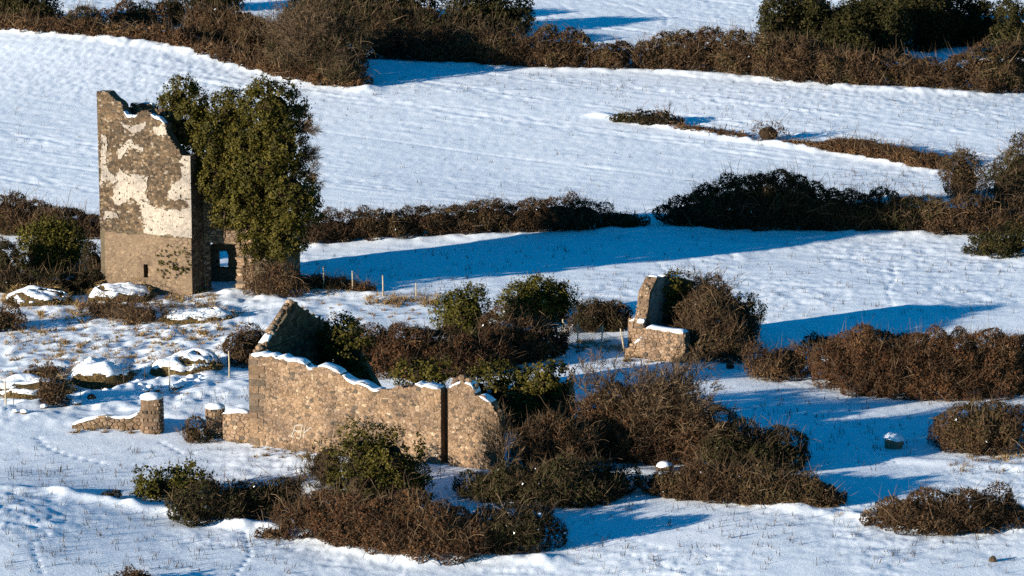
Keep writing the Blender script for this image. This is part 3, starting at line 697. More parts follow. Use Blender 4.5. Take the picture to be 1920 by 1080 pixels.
# ---- the small ruin with the upright slab of wall
def build_small_ruin():
    A = ground(1180, 668)
    U, N = frame(31.0); U2 = -N
    org = np.array([A[0], A[1], A[2] - 0.3]); v0 = A[2] - 0.6
    T = empty('ruined_cottage', org, 'small ruined cottage with one tall grey wall remnant beside a big bush', 'ruin')
    rr = random.Random(21)
    # low front wall with thick snow
    q = lambda px, py: on_plane(px, py, A, U)
    top = [q(*p) for p in [(1172, 655), (1180, 648), (1190, 642), (1196, 638), (1204, 634), (1208, 618), (1216, 615), (1240, 619), (1262, 622), (1282, 625)]]
    pu = [p[0] for p in top]; pv = [p[1] for p in top]
    fw = slices_wall('wall', T, org, A, U, N, top, v0, 0.7, 'tan_mortar')
    stones(fw, org, A, U, N, pu[0], pu[-1], v0 + 0.4, max(pv), lambda u, v: v < np.interp(u, pu, pv), 0.26, 0.17, TANM, (0.01, 0.06), 160, 0.012, rr, tan_pick)
    E = A + U * pu[-1]
    stones(fw, org, E, U2, U, 0.0, 0.7, v0 + 0.4, pv[-1], lambda u, v: True, 0.28, 0.2, GREYM, (0.02, 0.12), 30, 0.012, rr)
    snow_cap(fw, org, A, U, N, top[5:], 0.7, (), 0.12); snow_cap(fw, org, A, U, N, top[2:5], 0.6, (), 0.13)
    # tall cross wall: runs back, its right face grey render
    G0 = A + U * q(1196, 640)[0] + U2 * 0.71
    c = lambda px, py: on_plane(px, py, G0, U2)
    # profile from the picture, read along the receding face
    prof = [(0.0, z_at(606, G0[1])), (0.25, z_at(598, G0[1])), (0.5, z_at(578, G0[1] + .5)), (0.7, z_at(545, G0[1] + .8)), (1.2, z_at(530, G0[1] + 1.2)), (1.6, z_at(517, G0[1] + 1.6)), (4.6, z_at(514, G0[1] + 4.6)), (6.2, z_at(520, G0[1] + 6)), (6.6, z_at(600, G0[1] + 6))]
    gw = slices_wall('wall', T, org, G0, U2, U, prof, v0, 0.75, 'tan_mortar')
    rprof = [(0.72, prof[3][1] - 0.5), (0.9, prof[3][1] - 0.15), (1.3, prof[4][1] - 0.1), (1.8, prof[5][1] - 0.15), (2.6, prof[5][1] - 0.08), (4.6, prof[6][1] - 0.2), (6.1, prof[7][1] - 0.3)]
    slices_wall('render_coat', T, org, G0 + U * 0.035, U2, U, rprof, v0 + 0.9, 0.033, 'slab_grey', (), 0.2)
    gpu = [p[0] for p in prof]; gpv = [p[1] for p in prof]
    snow_cap(gw, org, G0, U2, U, prof[5:7], 0.6, ((2.2, 2.7),), 0.06); snow_cap(gw, org, G0, U2, U, prof[0:2], 0.5, (), 0.06)
    # broken end facing the light: stepped rubble
    for k in range(80):
        u = rr.uniform(-0.02, 1.8); z = float(np.interp(u, gpu, gpv)) - rr.uniform(0.0, 0.35)
        rock(gw, G0 + U2 * u - U * rr.uniform(0.06, 0.7) + np.array([0, 0, z - G0[2]]) - org, rr.uniform(0.09, 0.15), rr.choice(TANM), 'stone')
    stones(gw, org, G0 - U * 0.75, U, N, 0, 0.75, v0 + 0.3, prof[0][1], lambda u, v: True, 0.28, 0.18, TANM, (0.01, 0.06), 60, 0.012, rr, tan_pick)
    # wall stub to the left of the cross wall
    s = G0 - U * 1.35 + U2 * 0.5
    sp = [(0.0, z_at(602, s[1])), (0.5, z_at(596, s[1])), (0.9, z_at(580, s[1])), (1.1, z_at(575, s[1]))]
    sw = slices_wall('wall', T, org, s, U, N, sp[:3] + [(0.58, sp[2][1])] if False else [(0.0, sp[0][1]), (0.58, sp[1][1])], v0, 0.7, 'tan_mortar')
    stones(sw, org, s, U, N, 0, 0.58, v0 + 0.4, sp[1][1], lambda u, v: True, 0.24, 0.17, TANM, (0.01, 0.06), 60, 0.012, rr, tan_pick)
    snow_cap(sw, org, s, U, N, [(0.0, sp[0][1]), (0.58, sp[1][1])], 0.6, (), 0.1)
    return G0, U, U2
SG0, SU, SU2 = build_small_ruin()

# ---- gate pillars and low walls beside the barn
def build_pillar(px, pyb, pyt, wpx, label, lean=0.0):
    G = ground(px, pyb); s = scale_at(G); r = wpx / 2 / s
    G = G + np.array([0, r * 0.8, 0]); h = z_at(pyt, G[1]) - G[2]
    T = tag(empty('gate_pillar', G, label, 'pillar'), kind='thing')
    n = 14; V = []; F = []; m = 6
    for j in range(m + 1):
        z = -0.3 + (h + 0.3) * j / m
        for k in range(n):
            a = k * 6.2832 / n; e = 1.0 + 0.07 * float(vn(k * 1.3, j * 1.7 + px)) * 2 + 0.05 * (1 - j / m)
            sq = 1 / max(abs(math.cos(a)), abs(math.sin(a))) ** 0.45
            V.append((r * e * sq * 0.92 * math.cos(a) + lean * z, r * e * sq * 0.92 * math.sin(a), z))
    for j in range(m):
        for k in range(n): F.append((j * n + k, j * n + (k + 1) % n, (j + 1) * n + (k + 1) % n, (j + 1) * n + k))
    F.append(tuple(m * n + k for k in range(n)))
    body = link_mesh('shaft', py_mesh('shaft', V, F), ['tan_mortar'], T)
    rr = random.Random(px)
    nr = int(h / 0.2)
    for j in range(nr):
        z = 0.02 + j * h / nr; hh = h / nr; a = rr.random() * 6
        while a < 12.4:
            da = rr.uniform(0.28, 0.5); mid = a + da / 2
            if a > 6.28 + 0: break
            V = []
            for (aa, zz, rad) in [(a + .03, z + .015, 0.96), (a + da - .03, z + .015, 0.96), (a + da - .03, z + hh - .02, 0.96), (a + .03, z + hh - .02, 0.96), (a + .08, z + .04, 1.07), (a + da - .08, z + .04, 1.07), (a + da - .08, z + hh - .05, 1.07), (a + .08, z + hh - .05, 1.07)]:
                sq = 0.92 / max(abs(math.cos(aa)), abs(math.sin(aa))) ** 0.45
                V.append((r * rad * sq * 1.03 * math.cos(aa) + lean * zz, r * rad * sq * 1.03 * math.sin(aa), zz))
            link_mesh('stone', py_mesh('stone', V, [(0, 1, 5, 4), (1, 2, 6, 5), (2, 3, 7, 6), (3, 0, 4, 7), (4, 5, 6, 7)]), [TANM[tan_pick(0, 0, rr)]], body)
            a += da
    V = []; F = []
    for rad, zz in ((1.05, h - 0.03), (1.1, h + 0.05), (0.8, h + 0.14), (0.3, h + 0.2)):
        for k in range(n):
            a = k * 6.2832 / n; sq = 0.92 / max(abs(math.cos(a)), abs(math.sin(a))) ** 0.45; e = 1 + 0.12 * float(vn(k * 2.2, zz * 5))
            V.append((r * rad * e * sq * math.cos(a) + lean * h, r * rad * e * sq * math.sin(a), zz + 0.05 * float(vn(k * 1.7, 3.3 * zz))))
    for j in range(3):
        for k in range(n): F.append((j * n + k, j * n + (k + 1) % n, (j + 1) * n + (k + 1) % n, (j + 1) * n + k))
    F.append(tuple(3 * n + k for k in range(n)))
    link_mesh('snow_cap', py_mesh('snow_cap', V, F, smooth=True), ['snow'], T)
    return G, r
build_pillar(284, 813, 744, 44, 'free-standing rubble gate pillar with snow cap, taller of the two')
build_pillar(403, 822, 763, 37, 'stubby rubble gate pillar joined to the low wall beside the barn')
def low_wall(p0, p1, prof, label, snow, mats, core, thick=0.55, seed=3, capr=None):
    A = ground(*p0); B = ground(*p1); Lw = float(np.linalg.norm((B - A)[:2])); U = np.array([*(B - A)[:2] / Lw, 0]); N = np.array([U[1], -U[0], 0])
    org = np.array([A[0], A[1], A[2] - 0.2])
    pf = [on_plane(px, py, A, U) for px, py in prof]; pf = [(max(0, min(Lw, a)), b) for a, b in pf]
    pf[0] = (0.0, pf[0][1]); pf[-1] = (Lw, pf[-1][1])
    pf = [p for i, p in enumerate(pf) if i == 0 or p[0] > pf[i - 1][0] + 0.03]
    T = tag(empty('low_wall', org, label, 'wall'), kind='thing')
    v0 = min(A[2], B[2]) - 0.5
    wl = slices_wall('masonry', T, org, A, U, N, pf, v0, thick, core)
    pu = [p[0] for p in pf]; pv = [p[1] for p in pf]
    stones(wl, org, A, U, N, 0, Lw, v0 + 0.35, max(pv), lambda u, v: v < np.interp(u, pu, pv), 0.26, 0.18, mats, (0.01, 0.05), 150, 0.012, random.Random(seed), tan_pick if mats is TANM else None)
    if snow: snow_cap(T, org, A, U, N, pf if capr is None else [p for p in pf if capr[0] <= p[0] <= capr[1]], thick, (), snow)
low_wall((418, 826), (469, 832), [(418, 775), (440, 772), (469, 775)], 'low snow-capped wall between the stubby pillar and the barn corner', 0.10, TANM, 'tan_mortar', 0.5, 31)
low_wall((135, 803), (266, 806), [(135, 797), (160, 788), (195, 780), (225, 784), (245, 783), (266, 772)], 'low overgrown wall running up to the taller gate pillar', 0.06, TANM, 'soil_bank', 0.5, 32)

# ------------------------------------------------------------------ vegetation
def ell_ground(x0, yt, x1, yb, d=None):
    """ellipsoid for a bush that fills a pixel box and stands on the ground"""
    G = ground((x0 + x1) / 2, yb); s = scale_at(G); rx = (x1 - x0) / 2 / s
    ry = d if d else max(0.5, min(0.85 * rx, 2.4))
    cy = G[1] + ry * 0.75; cx = G[0] * cy / G[1]
    gz = float(base(cx, cy)); zt = z_at(yt, cy + 0.2 * ry)
    h = max(0.4, zt - gz)
    return (cx, cy, gz + 0.38 * h, rx, ry, 0.62 * h)
def ell_air(x0, yt, x1, yb, Y, ry):
    cx = x_at((x0 + x1) / 2, (yt + yb) / 2, Y); z1, z0 = z_at(yt, Y), z_at(yb, Y)
    rx = (x1 - x0) / 2 / scale_at((cx, Y, (z0 + z1) / 2))
    return (cx, Y, (z0 + z1) / 2, rx, ry, (z1 - z0) / 2)
def ells_hedge(prof, depth=1.3, step=1.0):
    """row of overlapping ellipsoids along a pixel profile [(x, ytop, ybot)]"""
    out = []
    g = [ground(x, yb) for x, _, yb in prof]
    for (a, ga), (b, gb) in zip(zip(prof[:-1], g[:-1]), zip(prof[1:], g[1:])):
        L = float(np.linalg.norm((gb - ga)[:2])); n = max(1, int(L / step))
        for k in range(n):
            t = (k + random.uniform(0.2, 0.8)) / n
            x = a[0] + (b[0] - a[0]) * t; yt = a[1] + (b[1] - a[1]) * t; yb = a[2] + (b[2] - a[2]) * t
            w_ = random.uniform(1.3, 2.0) * step * scale_at(ga + (gb - ga) * t)
            hpx = yb - yt; w_ = min(w_, 0.3 * (prof[-1][0] - prof[0][0])); x = min(max(x, prof[0][0] + 0.45 * w_), prof[-1][0] - 0.45 * w_)
            out.append(ell_ground(x - w_, yt + hpx * random.uniform(-0.04, 0.12), x + w_, yb + random.uniform(-1, 1.0), depth * random.uniform(0.85, 1.15)))
    return out
def unit(v): return v / (np.linalg.norm(v, axis=1, keepdims=True) + 1e-9)
def surf_points(E, dens, fuzz=0.22, lump=0.3, ground_cut=True, back=0.3):
    E = np.array(E); P, Nn, Rm = [], [], []
    for e in E:
        rx, ry, rz = e[3:]; area = 4 * math.pi * ((rx * ry) ** 1.6 / 3 + (rx * rz) ** 1.6 / 3 + (ry * rz) ** 1.6 / 3) ** (1 / 1.6)
        n = max(8, int(area * dens)); d = unit(RNG.normal(size=(n, 3)))
        keep = (d[:, 1] < 0.35) | (RNG.random(n) < back); d = d[keep]
        lu = 0.5 + vn(e[0] + d[:, 0] * rx * 1.1 + d[:, 2] * rz * 1.3, e[1] + d[:, 1] * ry + d[:, 2] * rz * 1.1 + 31)
        lu2 = 0.5 + vn((e[0] + d[:, 0] * rx) * 2.9 + d[:, 2] * rz * 2.3, d[:, 1] * ry * 2 + d[:, 2] * rz * 2.7 + 7)
        f = 1.0 - lump * 0.5 + lump * (0.7 * lu + 0.5 * lu2 - 0.1) - np.abs(RNG.normal(size=len(d))) * fuzz * 0.5 
        p = e[:3] + d * e[3:] * f[:, None]
        P.append(p); Nn.append(unit(d / e[3:])); Rm.append(np.full(len(d), min(rx, ry, rz)))
    P = np.concatenate(P); Nn = np.concatenate(Nn)
    ok = np.ones(len(P), bool)
    if ground_cut: ok &= P[:, 2] > base(P[:, 0], P[:, 1]) - 0.02
    for e in E:
        near_ = np.abs(P[:, 0] - e[0]) < e[3]
        q = (P[near_] - e[:3]) / e[3:]; ok[near_] &= (q * q).sum(1) > 0.52
    return P[ok], Nn[ok]
class Geo:
    def __init__(s): s.V = []; s.F3 = []; s.F4 = []; s.T = []; s.M3 = []; s.M4 = []; s.n = 0
    def leaves(s, P, Nn, size, tone, m=0, spread=0.9, asp=0.6):
        n = len(P)
        if not n: return
        nn = unit(Nn + spread * RNG.normal(size=(n, 3)) * 0.7)
        t = unit(np.cross(nn, RNG.normal(size=(n, 3)))); b = np.cross(nn, t)
        L = size * RNG.uniform(0.6, 1.4, n)[:, None]
        V = np.stack([P - t * L * .5, P + b * L * asp * .5 + nn * L * 0.08, P + t * L * .5, P - b * L * asp * .5 + nn * L * 0.08], 1).reshape(-1, 3)
        i = np.arange(n) * 4 + s.n
        s.V.append(V); s.F4.append(np.stack([i, i + 1, i + 2, i + 3], 1)); s.M4.append(np.full(n, m)); s.T.append(np.repeat(tone, 4)); s.n += 4 * n
    def leaves3(s, P, Nn, size, tone, m=0, spread=0.9):
        n = len(P)
        if not n: return
        nn = unit(Nn + spread * RNG.normal(size=(n, 3)) * 0.7)
        t = unit(np.cross(nn, RNG.normal(size=(n, 3)))); b = np.cross(nn, t)
        L = size * RNG.uniform(0.6, 1.4, n)[:, None]
        V = np.stack([P - t * L * .55, P + b * L * .38 + t * L * .12, P + t * L * .45 - b * L * .3], 1).reshape(-1, 3); i = np.arange(n) * 3 + s.n
        s.V.append(V); s.F3.append(np.stack([i, i + 1, i + 2], 1)); s.M3.append(np.full(n, m)); s.T.append(np.repeat(tone, 3)); s.n += 3 * n
    def slivers(s, P, D, length, width, tone, m=0):
        n = len(P)
        if not n: return
        L = (length * RNG.uniform(0.5, 1.4, n))[:, None]; sd = unit(np.cross(D, RNG.normal(size=(n, 3)))) * (width * RNG.uniform(0.7, 1.4, n))[:, None]
        V = np.stack([P - sd, P + sd, P + D * L], 1).reshape(-1, 3); i = np.arange(n) * 3 + s.n
        s.V.append(V); s.F3.append(np.stack([i, i + 1, i + 2], 1)); s.M3.append(np.full(n, m)); s.T.append(np.repeat(tone, 3)); s.n += 3 * n
    def ribbons(s, A, B, wd, tone, m=0):
        n = len(A)
        if not n: return
        sd = unit(np.cross(B - A, np.array([0.0, 1.0, 0.15]))) * wd[:, None]
        V = np.stack([A - sd, A + sd, B + sd, B - sd], 1).reshape(-1, 3); i = np.arange(n) * 4 + s.n
        s.V.append(V); s.F4.append(np.stack([i, i + 1, i + 2, i + 3], 1)); s.M4.append(np.full(n, m)); s.T.append(np.repeat(tone, 4)); s.n += 4 * n
    def tubes(s, A, B, ra, rb, tone, m=0):
        A = np.asarray(A); B = np.asarray(B); n = len(A)
        if not n: return
        d = unit(B - A); x = unit(np.cross(d, np.array([0.3, 0.9, 0.2]))); y = np.cross(d, x); V = []
        for Q, r in ((A, ra), (B, rb)):
            for k in range(3):
                a = k * 2.0944; V.append(Q + (x * math.cos(a) + y * math.sin(a)) * np.asarray(r)[:, None])
        V = np.stack(V, 1).reshape(-1, 3); i = np.arange(n) * 6 + s.n
        for k in range(3):
            s.F4.append(np.stack([i + k, i + (k + 1) % 3, i + 3 + (k + 1) % 3, i + 3 + k], 1)); s.M4.append(np.full(n, m))
        s.V.append(V); s.T.append(np.repeat(tone, 6)); s.n += 6 * n
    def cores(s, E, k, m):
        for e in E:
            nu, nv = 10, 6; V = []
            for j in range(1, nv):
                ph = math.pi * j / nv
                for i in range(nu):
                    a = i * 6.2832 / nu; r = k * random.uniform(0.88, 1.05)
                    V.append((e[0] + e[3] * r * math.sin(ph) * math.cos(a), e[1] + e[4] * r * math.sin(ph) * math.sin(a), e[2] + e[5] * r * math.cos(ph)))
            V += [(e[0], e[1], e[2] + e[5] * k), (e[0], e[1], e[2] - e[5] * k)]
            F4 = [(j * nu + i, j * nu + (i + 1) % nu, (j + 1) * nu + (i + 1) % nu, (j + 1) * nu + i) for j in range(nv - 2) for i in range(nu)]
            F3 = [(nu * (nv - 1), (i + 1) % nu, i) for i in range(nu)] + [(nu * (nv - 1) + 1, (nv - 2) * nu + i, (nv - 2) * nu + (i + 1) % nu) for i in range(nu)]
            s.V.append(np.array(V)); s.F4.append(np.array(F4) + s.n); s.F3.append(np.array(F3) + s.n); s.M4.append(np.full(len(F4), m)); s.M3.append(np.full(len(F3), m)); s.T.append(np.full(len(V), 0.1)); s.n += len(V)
    def build(s, name, mats, parent, org):
        V = np.concatenate(s.V) - np.array(org)
        fs, ms = [], []
        if s.F3: fs.append(np.concatenate(s.F3)); ms.append(np.concatenate(s.M3))
        if s.F4: fs.append(np.concatenate(s.F4)); ms.append(np.concatenate(s.M4))
        me = np_mesh(name, V, fs, tone=np.concatenate(s.T), mat_idx=np.concatenate(ms))
        return link_mesh(name, me, mats, parent)
def branches(geo, roots, levels, spread=0.55, up=0.25, m=0, tw=0.02, tips=True):
    """roots: list (pos, dir, length, radius)"""
    cur = roots
    A, B, ra, rb, tn = [], [], [], [], []
    for lv in range(levels):
        nxt = []
        for p, d, L, r in cur:
            p = np.array(p); d = np.array(d); nseg = 3
            for k in range(nseg):
                d = d + np.array([random.gauss(0, .16), random.gauss(0, .16), random.gauss(0, .12) + up * 0.06]); d /= np.linalg.norm(d)
                e = p + d * L / nseg; r2 = r * (0.86 if k < nseg - 1 else 0.8)
                A.append(p); B.append(e); ra.append(r); rb.append(r2); tn.append(random.uniform(0.2, 0.9)); p = e; r = r2
                for q in range(random.choice([0, 1, 1, 2]) if lv < levels - 1 else 0):
                    dd = d + spread * np.array([random.gauss(0, 1), random.gauss(0, 1), random.gauss(0, .7) + up]); dd /= np.linalg.norm(dd)
                    nxt.append((p, dd, L * random.uniform(0.5, 0.8), r * 0.6))
            if lv < levels - 1: nxt.append((p, d, L * 0.75, r * 0.8))
        cur = nxt
        if len(cur) > 1500: cur = random.sample(cur, 1500)
    geo.tubes(A, B, np.array(ra), np.array(rb), np.array(tn), m)
    E = np.array(B)[-len(B) // 2:]; D = unit(np.array(B) - np.array(A))[-len(B) // 2:]
    if tips:
        for k in range(3):
            dd = unit(D + 0.6 * RNG.normal(size=D.shape) + np.array([0, 0, 0.15])); geo.slivers(E, dd, 0.5, tw, RNG.uniform(0.2, 1.0, len(E)), m)

def plant(name, label, cat, E, kind, group=None, dens=1.0, leaf=1.0, twig=1.0, cut=True, stem=True, fuzz=0.22, lump=0.35, lobes=0.6, lobe_r=1.2, core=True, jit=1.0):
    E = np.array(E, float)
    if len(E) < 14 and cut:
        add = []
        for a_ in range(len(E)):
            for b_ in range(a_ + 1, len(E)):
                gap = np.abs(E[a_, :2] - E[b_, :2]).sum() / (E[a_, 3] + E[b_, 3])
                if gap < 1.6:
                    t = random.uniform(0.35, 0.65); q = E[a_] * t + E[b_] * (1 - t); q[3:] *= (1.0, 1.0, 0.97); add.append(q)
        if add: E = np.concatenate([E, np.array(add)])
    E0 = E
    if cut:      # leave room for the lobes that stand out of the mass
        gz_ = base(E[:, 0], E[:, 1]); sh = np.where(E[:, 5] > 1.0, 0.90, 0.94) + (0.07 if kind == 'gorse' else 0.0) + np.where(E[:, 1] > 232, 0.09, 0.0)
        E = E.copy(); E[:, 1] -= (1 - sh) * E[:, 4] * 0.9; E[:, 3] *= sh; E[:, 4] *= sh; E[:, 5] *= sh + 0.03; E[:, 2] = gz_ + (E[:, 2] - gz_) * (sh + 0.03)
    if kind == 'gorse': lobe_r *= 0.8
    if E[:, 1].mean() > 232 and kind != 'ivy': lobe_r *= 0.72
    fr = 1.0 if E[:, 1].mean() < 232 else (1.2 if E[:, 1].mean() < 275 else 1.5)
    LP, LN = surf_points(E, lobes / fr ** 1.6, 0.1, 0.25, cut, 0.3)
    if len(LP):
        r_ = RNG.uniform(0.25, 0.7, (len(LP), 1)) * fr * lobe_r * (1 + 0.15 * RNG.normal(size=(len(LP), 3))); r_ = np.clip(r_, 0.15, 1.4)
        lim = min(1.0, 0.55 * E[:, 5].min() / 0.4); r_ *= lim
        LP = LP - LN * r_ * 0.15
        E = np.concatenate([E, np.concatenate([LP, r_], 1)])
    org = np.array([E[:, 0].mean(), E[:, 1].min() + 0.2, 0.0]); org[2] = float(base(org[0], org[1]))
    T = empty(name, org, label, cat, group)
    dist = org[1]; far = 1.0 if dist < 232 else (1.25 if dist < 275 else 1.6)
    leaf *= far; dens = dens / far ** 1.7
    g = Geo()
    core_mat = 'brush_core'
    if kind in ('gorse', 'gorse_dark', 'ivy'):
        P, Nn = surf_points(E, (8.0 if kind == 'ivy' else 8.6) * dens, fuzz, lump, cut)
        K = 16
        ct = RNG.random(len(P)) * 0.5
        Q = np.repeat(P, K, 0) + RNG.normal(size=(len(P) * K, 3)) * (0.10 if kind == 'ivy' else 0.14) * far * jit + np.repeat(Nn, K, 0) * np.abs(RNG.normal(size=(len(P) * K, 1))) * 0.12 * jit
        tone = np.clip(np.repeat(ct, K) + 0.5 * RNG.random(len(Q)), 0, 1) * (0.985 if kind != 'gorse' else 1.0)
        g.leaves(Q, np.repeat(Nn, K, 0), (0.14 if kind == 'ivy' else 0.16) * leaf, tone, 0, 0.55 if kind == 'ivy' else 0.8, 0.75 if kind == 'ivy' else 0.6)
        if kind != 'ivy':
            i = RNG.random(len(Q)) < 0.25
            g.slivers(Q[i], unit(np.repeat(Nn, K, 0)[i] + 0.5 * RNG.normal(size=(i.sum(), 3)) + np.array([0, 0, .4])), 0.24 * leaf, 0.022 * leaf, tone[i], 0)
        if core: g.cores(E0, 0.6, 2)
    else:
        P, Nn = surf_points(E, 150 * dens, fuzz * 1.5, lump, cut)
        n = len(P)
        patch = np.clip(0.45 + 1.0 * vn(P[:, 0] * 0.45 + P[:, 2] * .5, P[:, 1] * 0.5 + P[:, 2] * 0.7) + 0.6 * vn(P[:, 0] * 1.3 + P[:, 2], P[:, 1] * 1.1 + P[:, 2] * 1.5), 0, 1)
        tone = np.clip(0.62 * patch + 0.42 * RNG.random(n) - 0.04, 0, 1)
        if kind == 'bramble' or kind == 'scrub':
            tone = np.where(RNG.random(n) < (0.002 if far < 1.1 else 0.0003), 1.0, np.minimum(tone, 0.97))
        g.leaves3(P, Nn, 0.130 * leaf, tone, 0, 1.1)
        P2, N2 = surf_points(E, 42 * dens * twig, fuzz, lump * 1.1, cut)
        D = unit(N2 * 0.7 + 0.75 * RNG.normal(size=N2.shape) + np.array([0.1, 0, 0.35]))
        g.slivers(P2 - D * 0.1, D, 0.34 * leaf, 0.010 * leaf, RNG.uniform(0, 0.85, len(P2)), 1)
        i = RNG.random(len(P2)) < 0.10
        g.slivers(P2[i] - D[i] * 0.1, unit(D[i] + np.array([0, 0, 0.5])), 0.95 * leaf, 0.013 * leaf, RNG.uniform(0.2, 1, i.sum()), 1)
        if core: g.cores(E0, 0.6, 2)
        if True:
            i = RNG.random(len(P2)) < 0.022 * min(1.6, twig)
            p0 = P2[i] - N2[i] * 0.15; n_ = len(p0); v_ = unit(N2[i] * 0.5 + RNG.normal(size=(n_, 3)) * 0.8 + np.array([0.0, 0, 0.5])); ln = RNG.uniform(0.5, 1.4, n_) * min(far, 1.3); tn_ = RNG.uniform(0.45, 1.0, n_)
            w0 = RNG.uniform(0.007, 0.012, n_) * far
            for k in range(4):
                p1 = p0 + v_ * (ln / 4)[:, None]
                g.ribbons(p0, p1, w0, tn_, 1); p0 = p1; v_ = unit(v_ + np.array([0, 0, -0.2]) + RNG.normal(size=(n_, 3)) * 0.16)
    crown = g.build('crown', [kind, 'twigs', core_mat], T, org)
    if stem:
        s = Geo(); roots = []
        for e in E0[:24]:
            gz = float(base(e[0], e[1]))
            for k in range(3):
                d = np.array([random.gauss(0, .45), random.gauss(0, .45) - 0.2, 1.0]); d /= np.linalg.norm(d)
                roots.append((np.array([e[0] + random.uniform(-.3, .3) * e[3], e[1] + random.uniform(-.3, .1) * e[4], gz - 0.1]), d, 0.55 * (e[2] + e[5] - gz), 0.028))
        branches(s, roots, 2, tw=0.012)
        tag(s.build('stem', ['twigs'], T, org), kind='stuff')
    return T
eg = ell_ground
def bare(name, label, px, yb, yt, wpx, n=7, lv=5, sp=0.55, rad=0.06, lean=(0, 0), tw=0.012, group=None, brush=None):
    G = ground(px, yb); s = scale_at(G); h = z_at(yt, G[1] + 0.5) - G[2]; wd = wpx / s
    T = empty(name, G, label, 'shrub', group); g = Geo(); roots = []
    for k in range(n):
        d = np.array([random.uniform(-.5, .5) * wd / h * 1.2 + lean[0], random.uniform(-.4, .4) + lean[1], 0.9]); d /= np.linalg.norm(d)
        roots.append((G + np.array([random.uniform(-.12, .12) * wd, random.uniform(0, .3), -0.1]), d, h * 0.42, rad))
    branches(g, roots, lv, sp, 0.3, tw=tw)
    g.build('branches', ['twigs'], T, G)
    return T

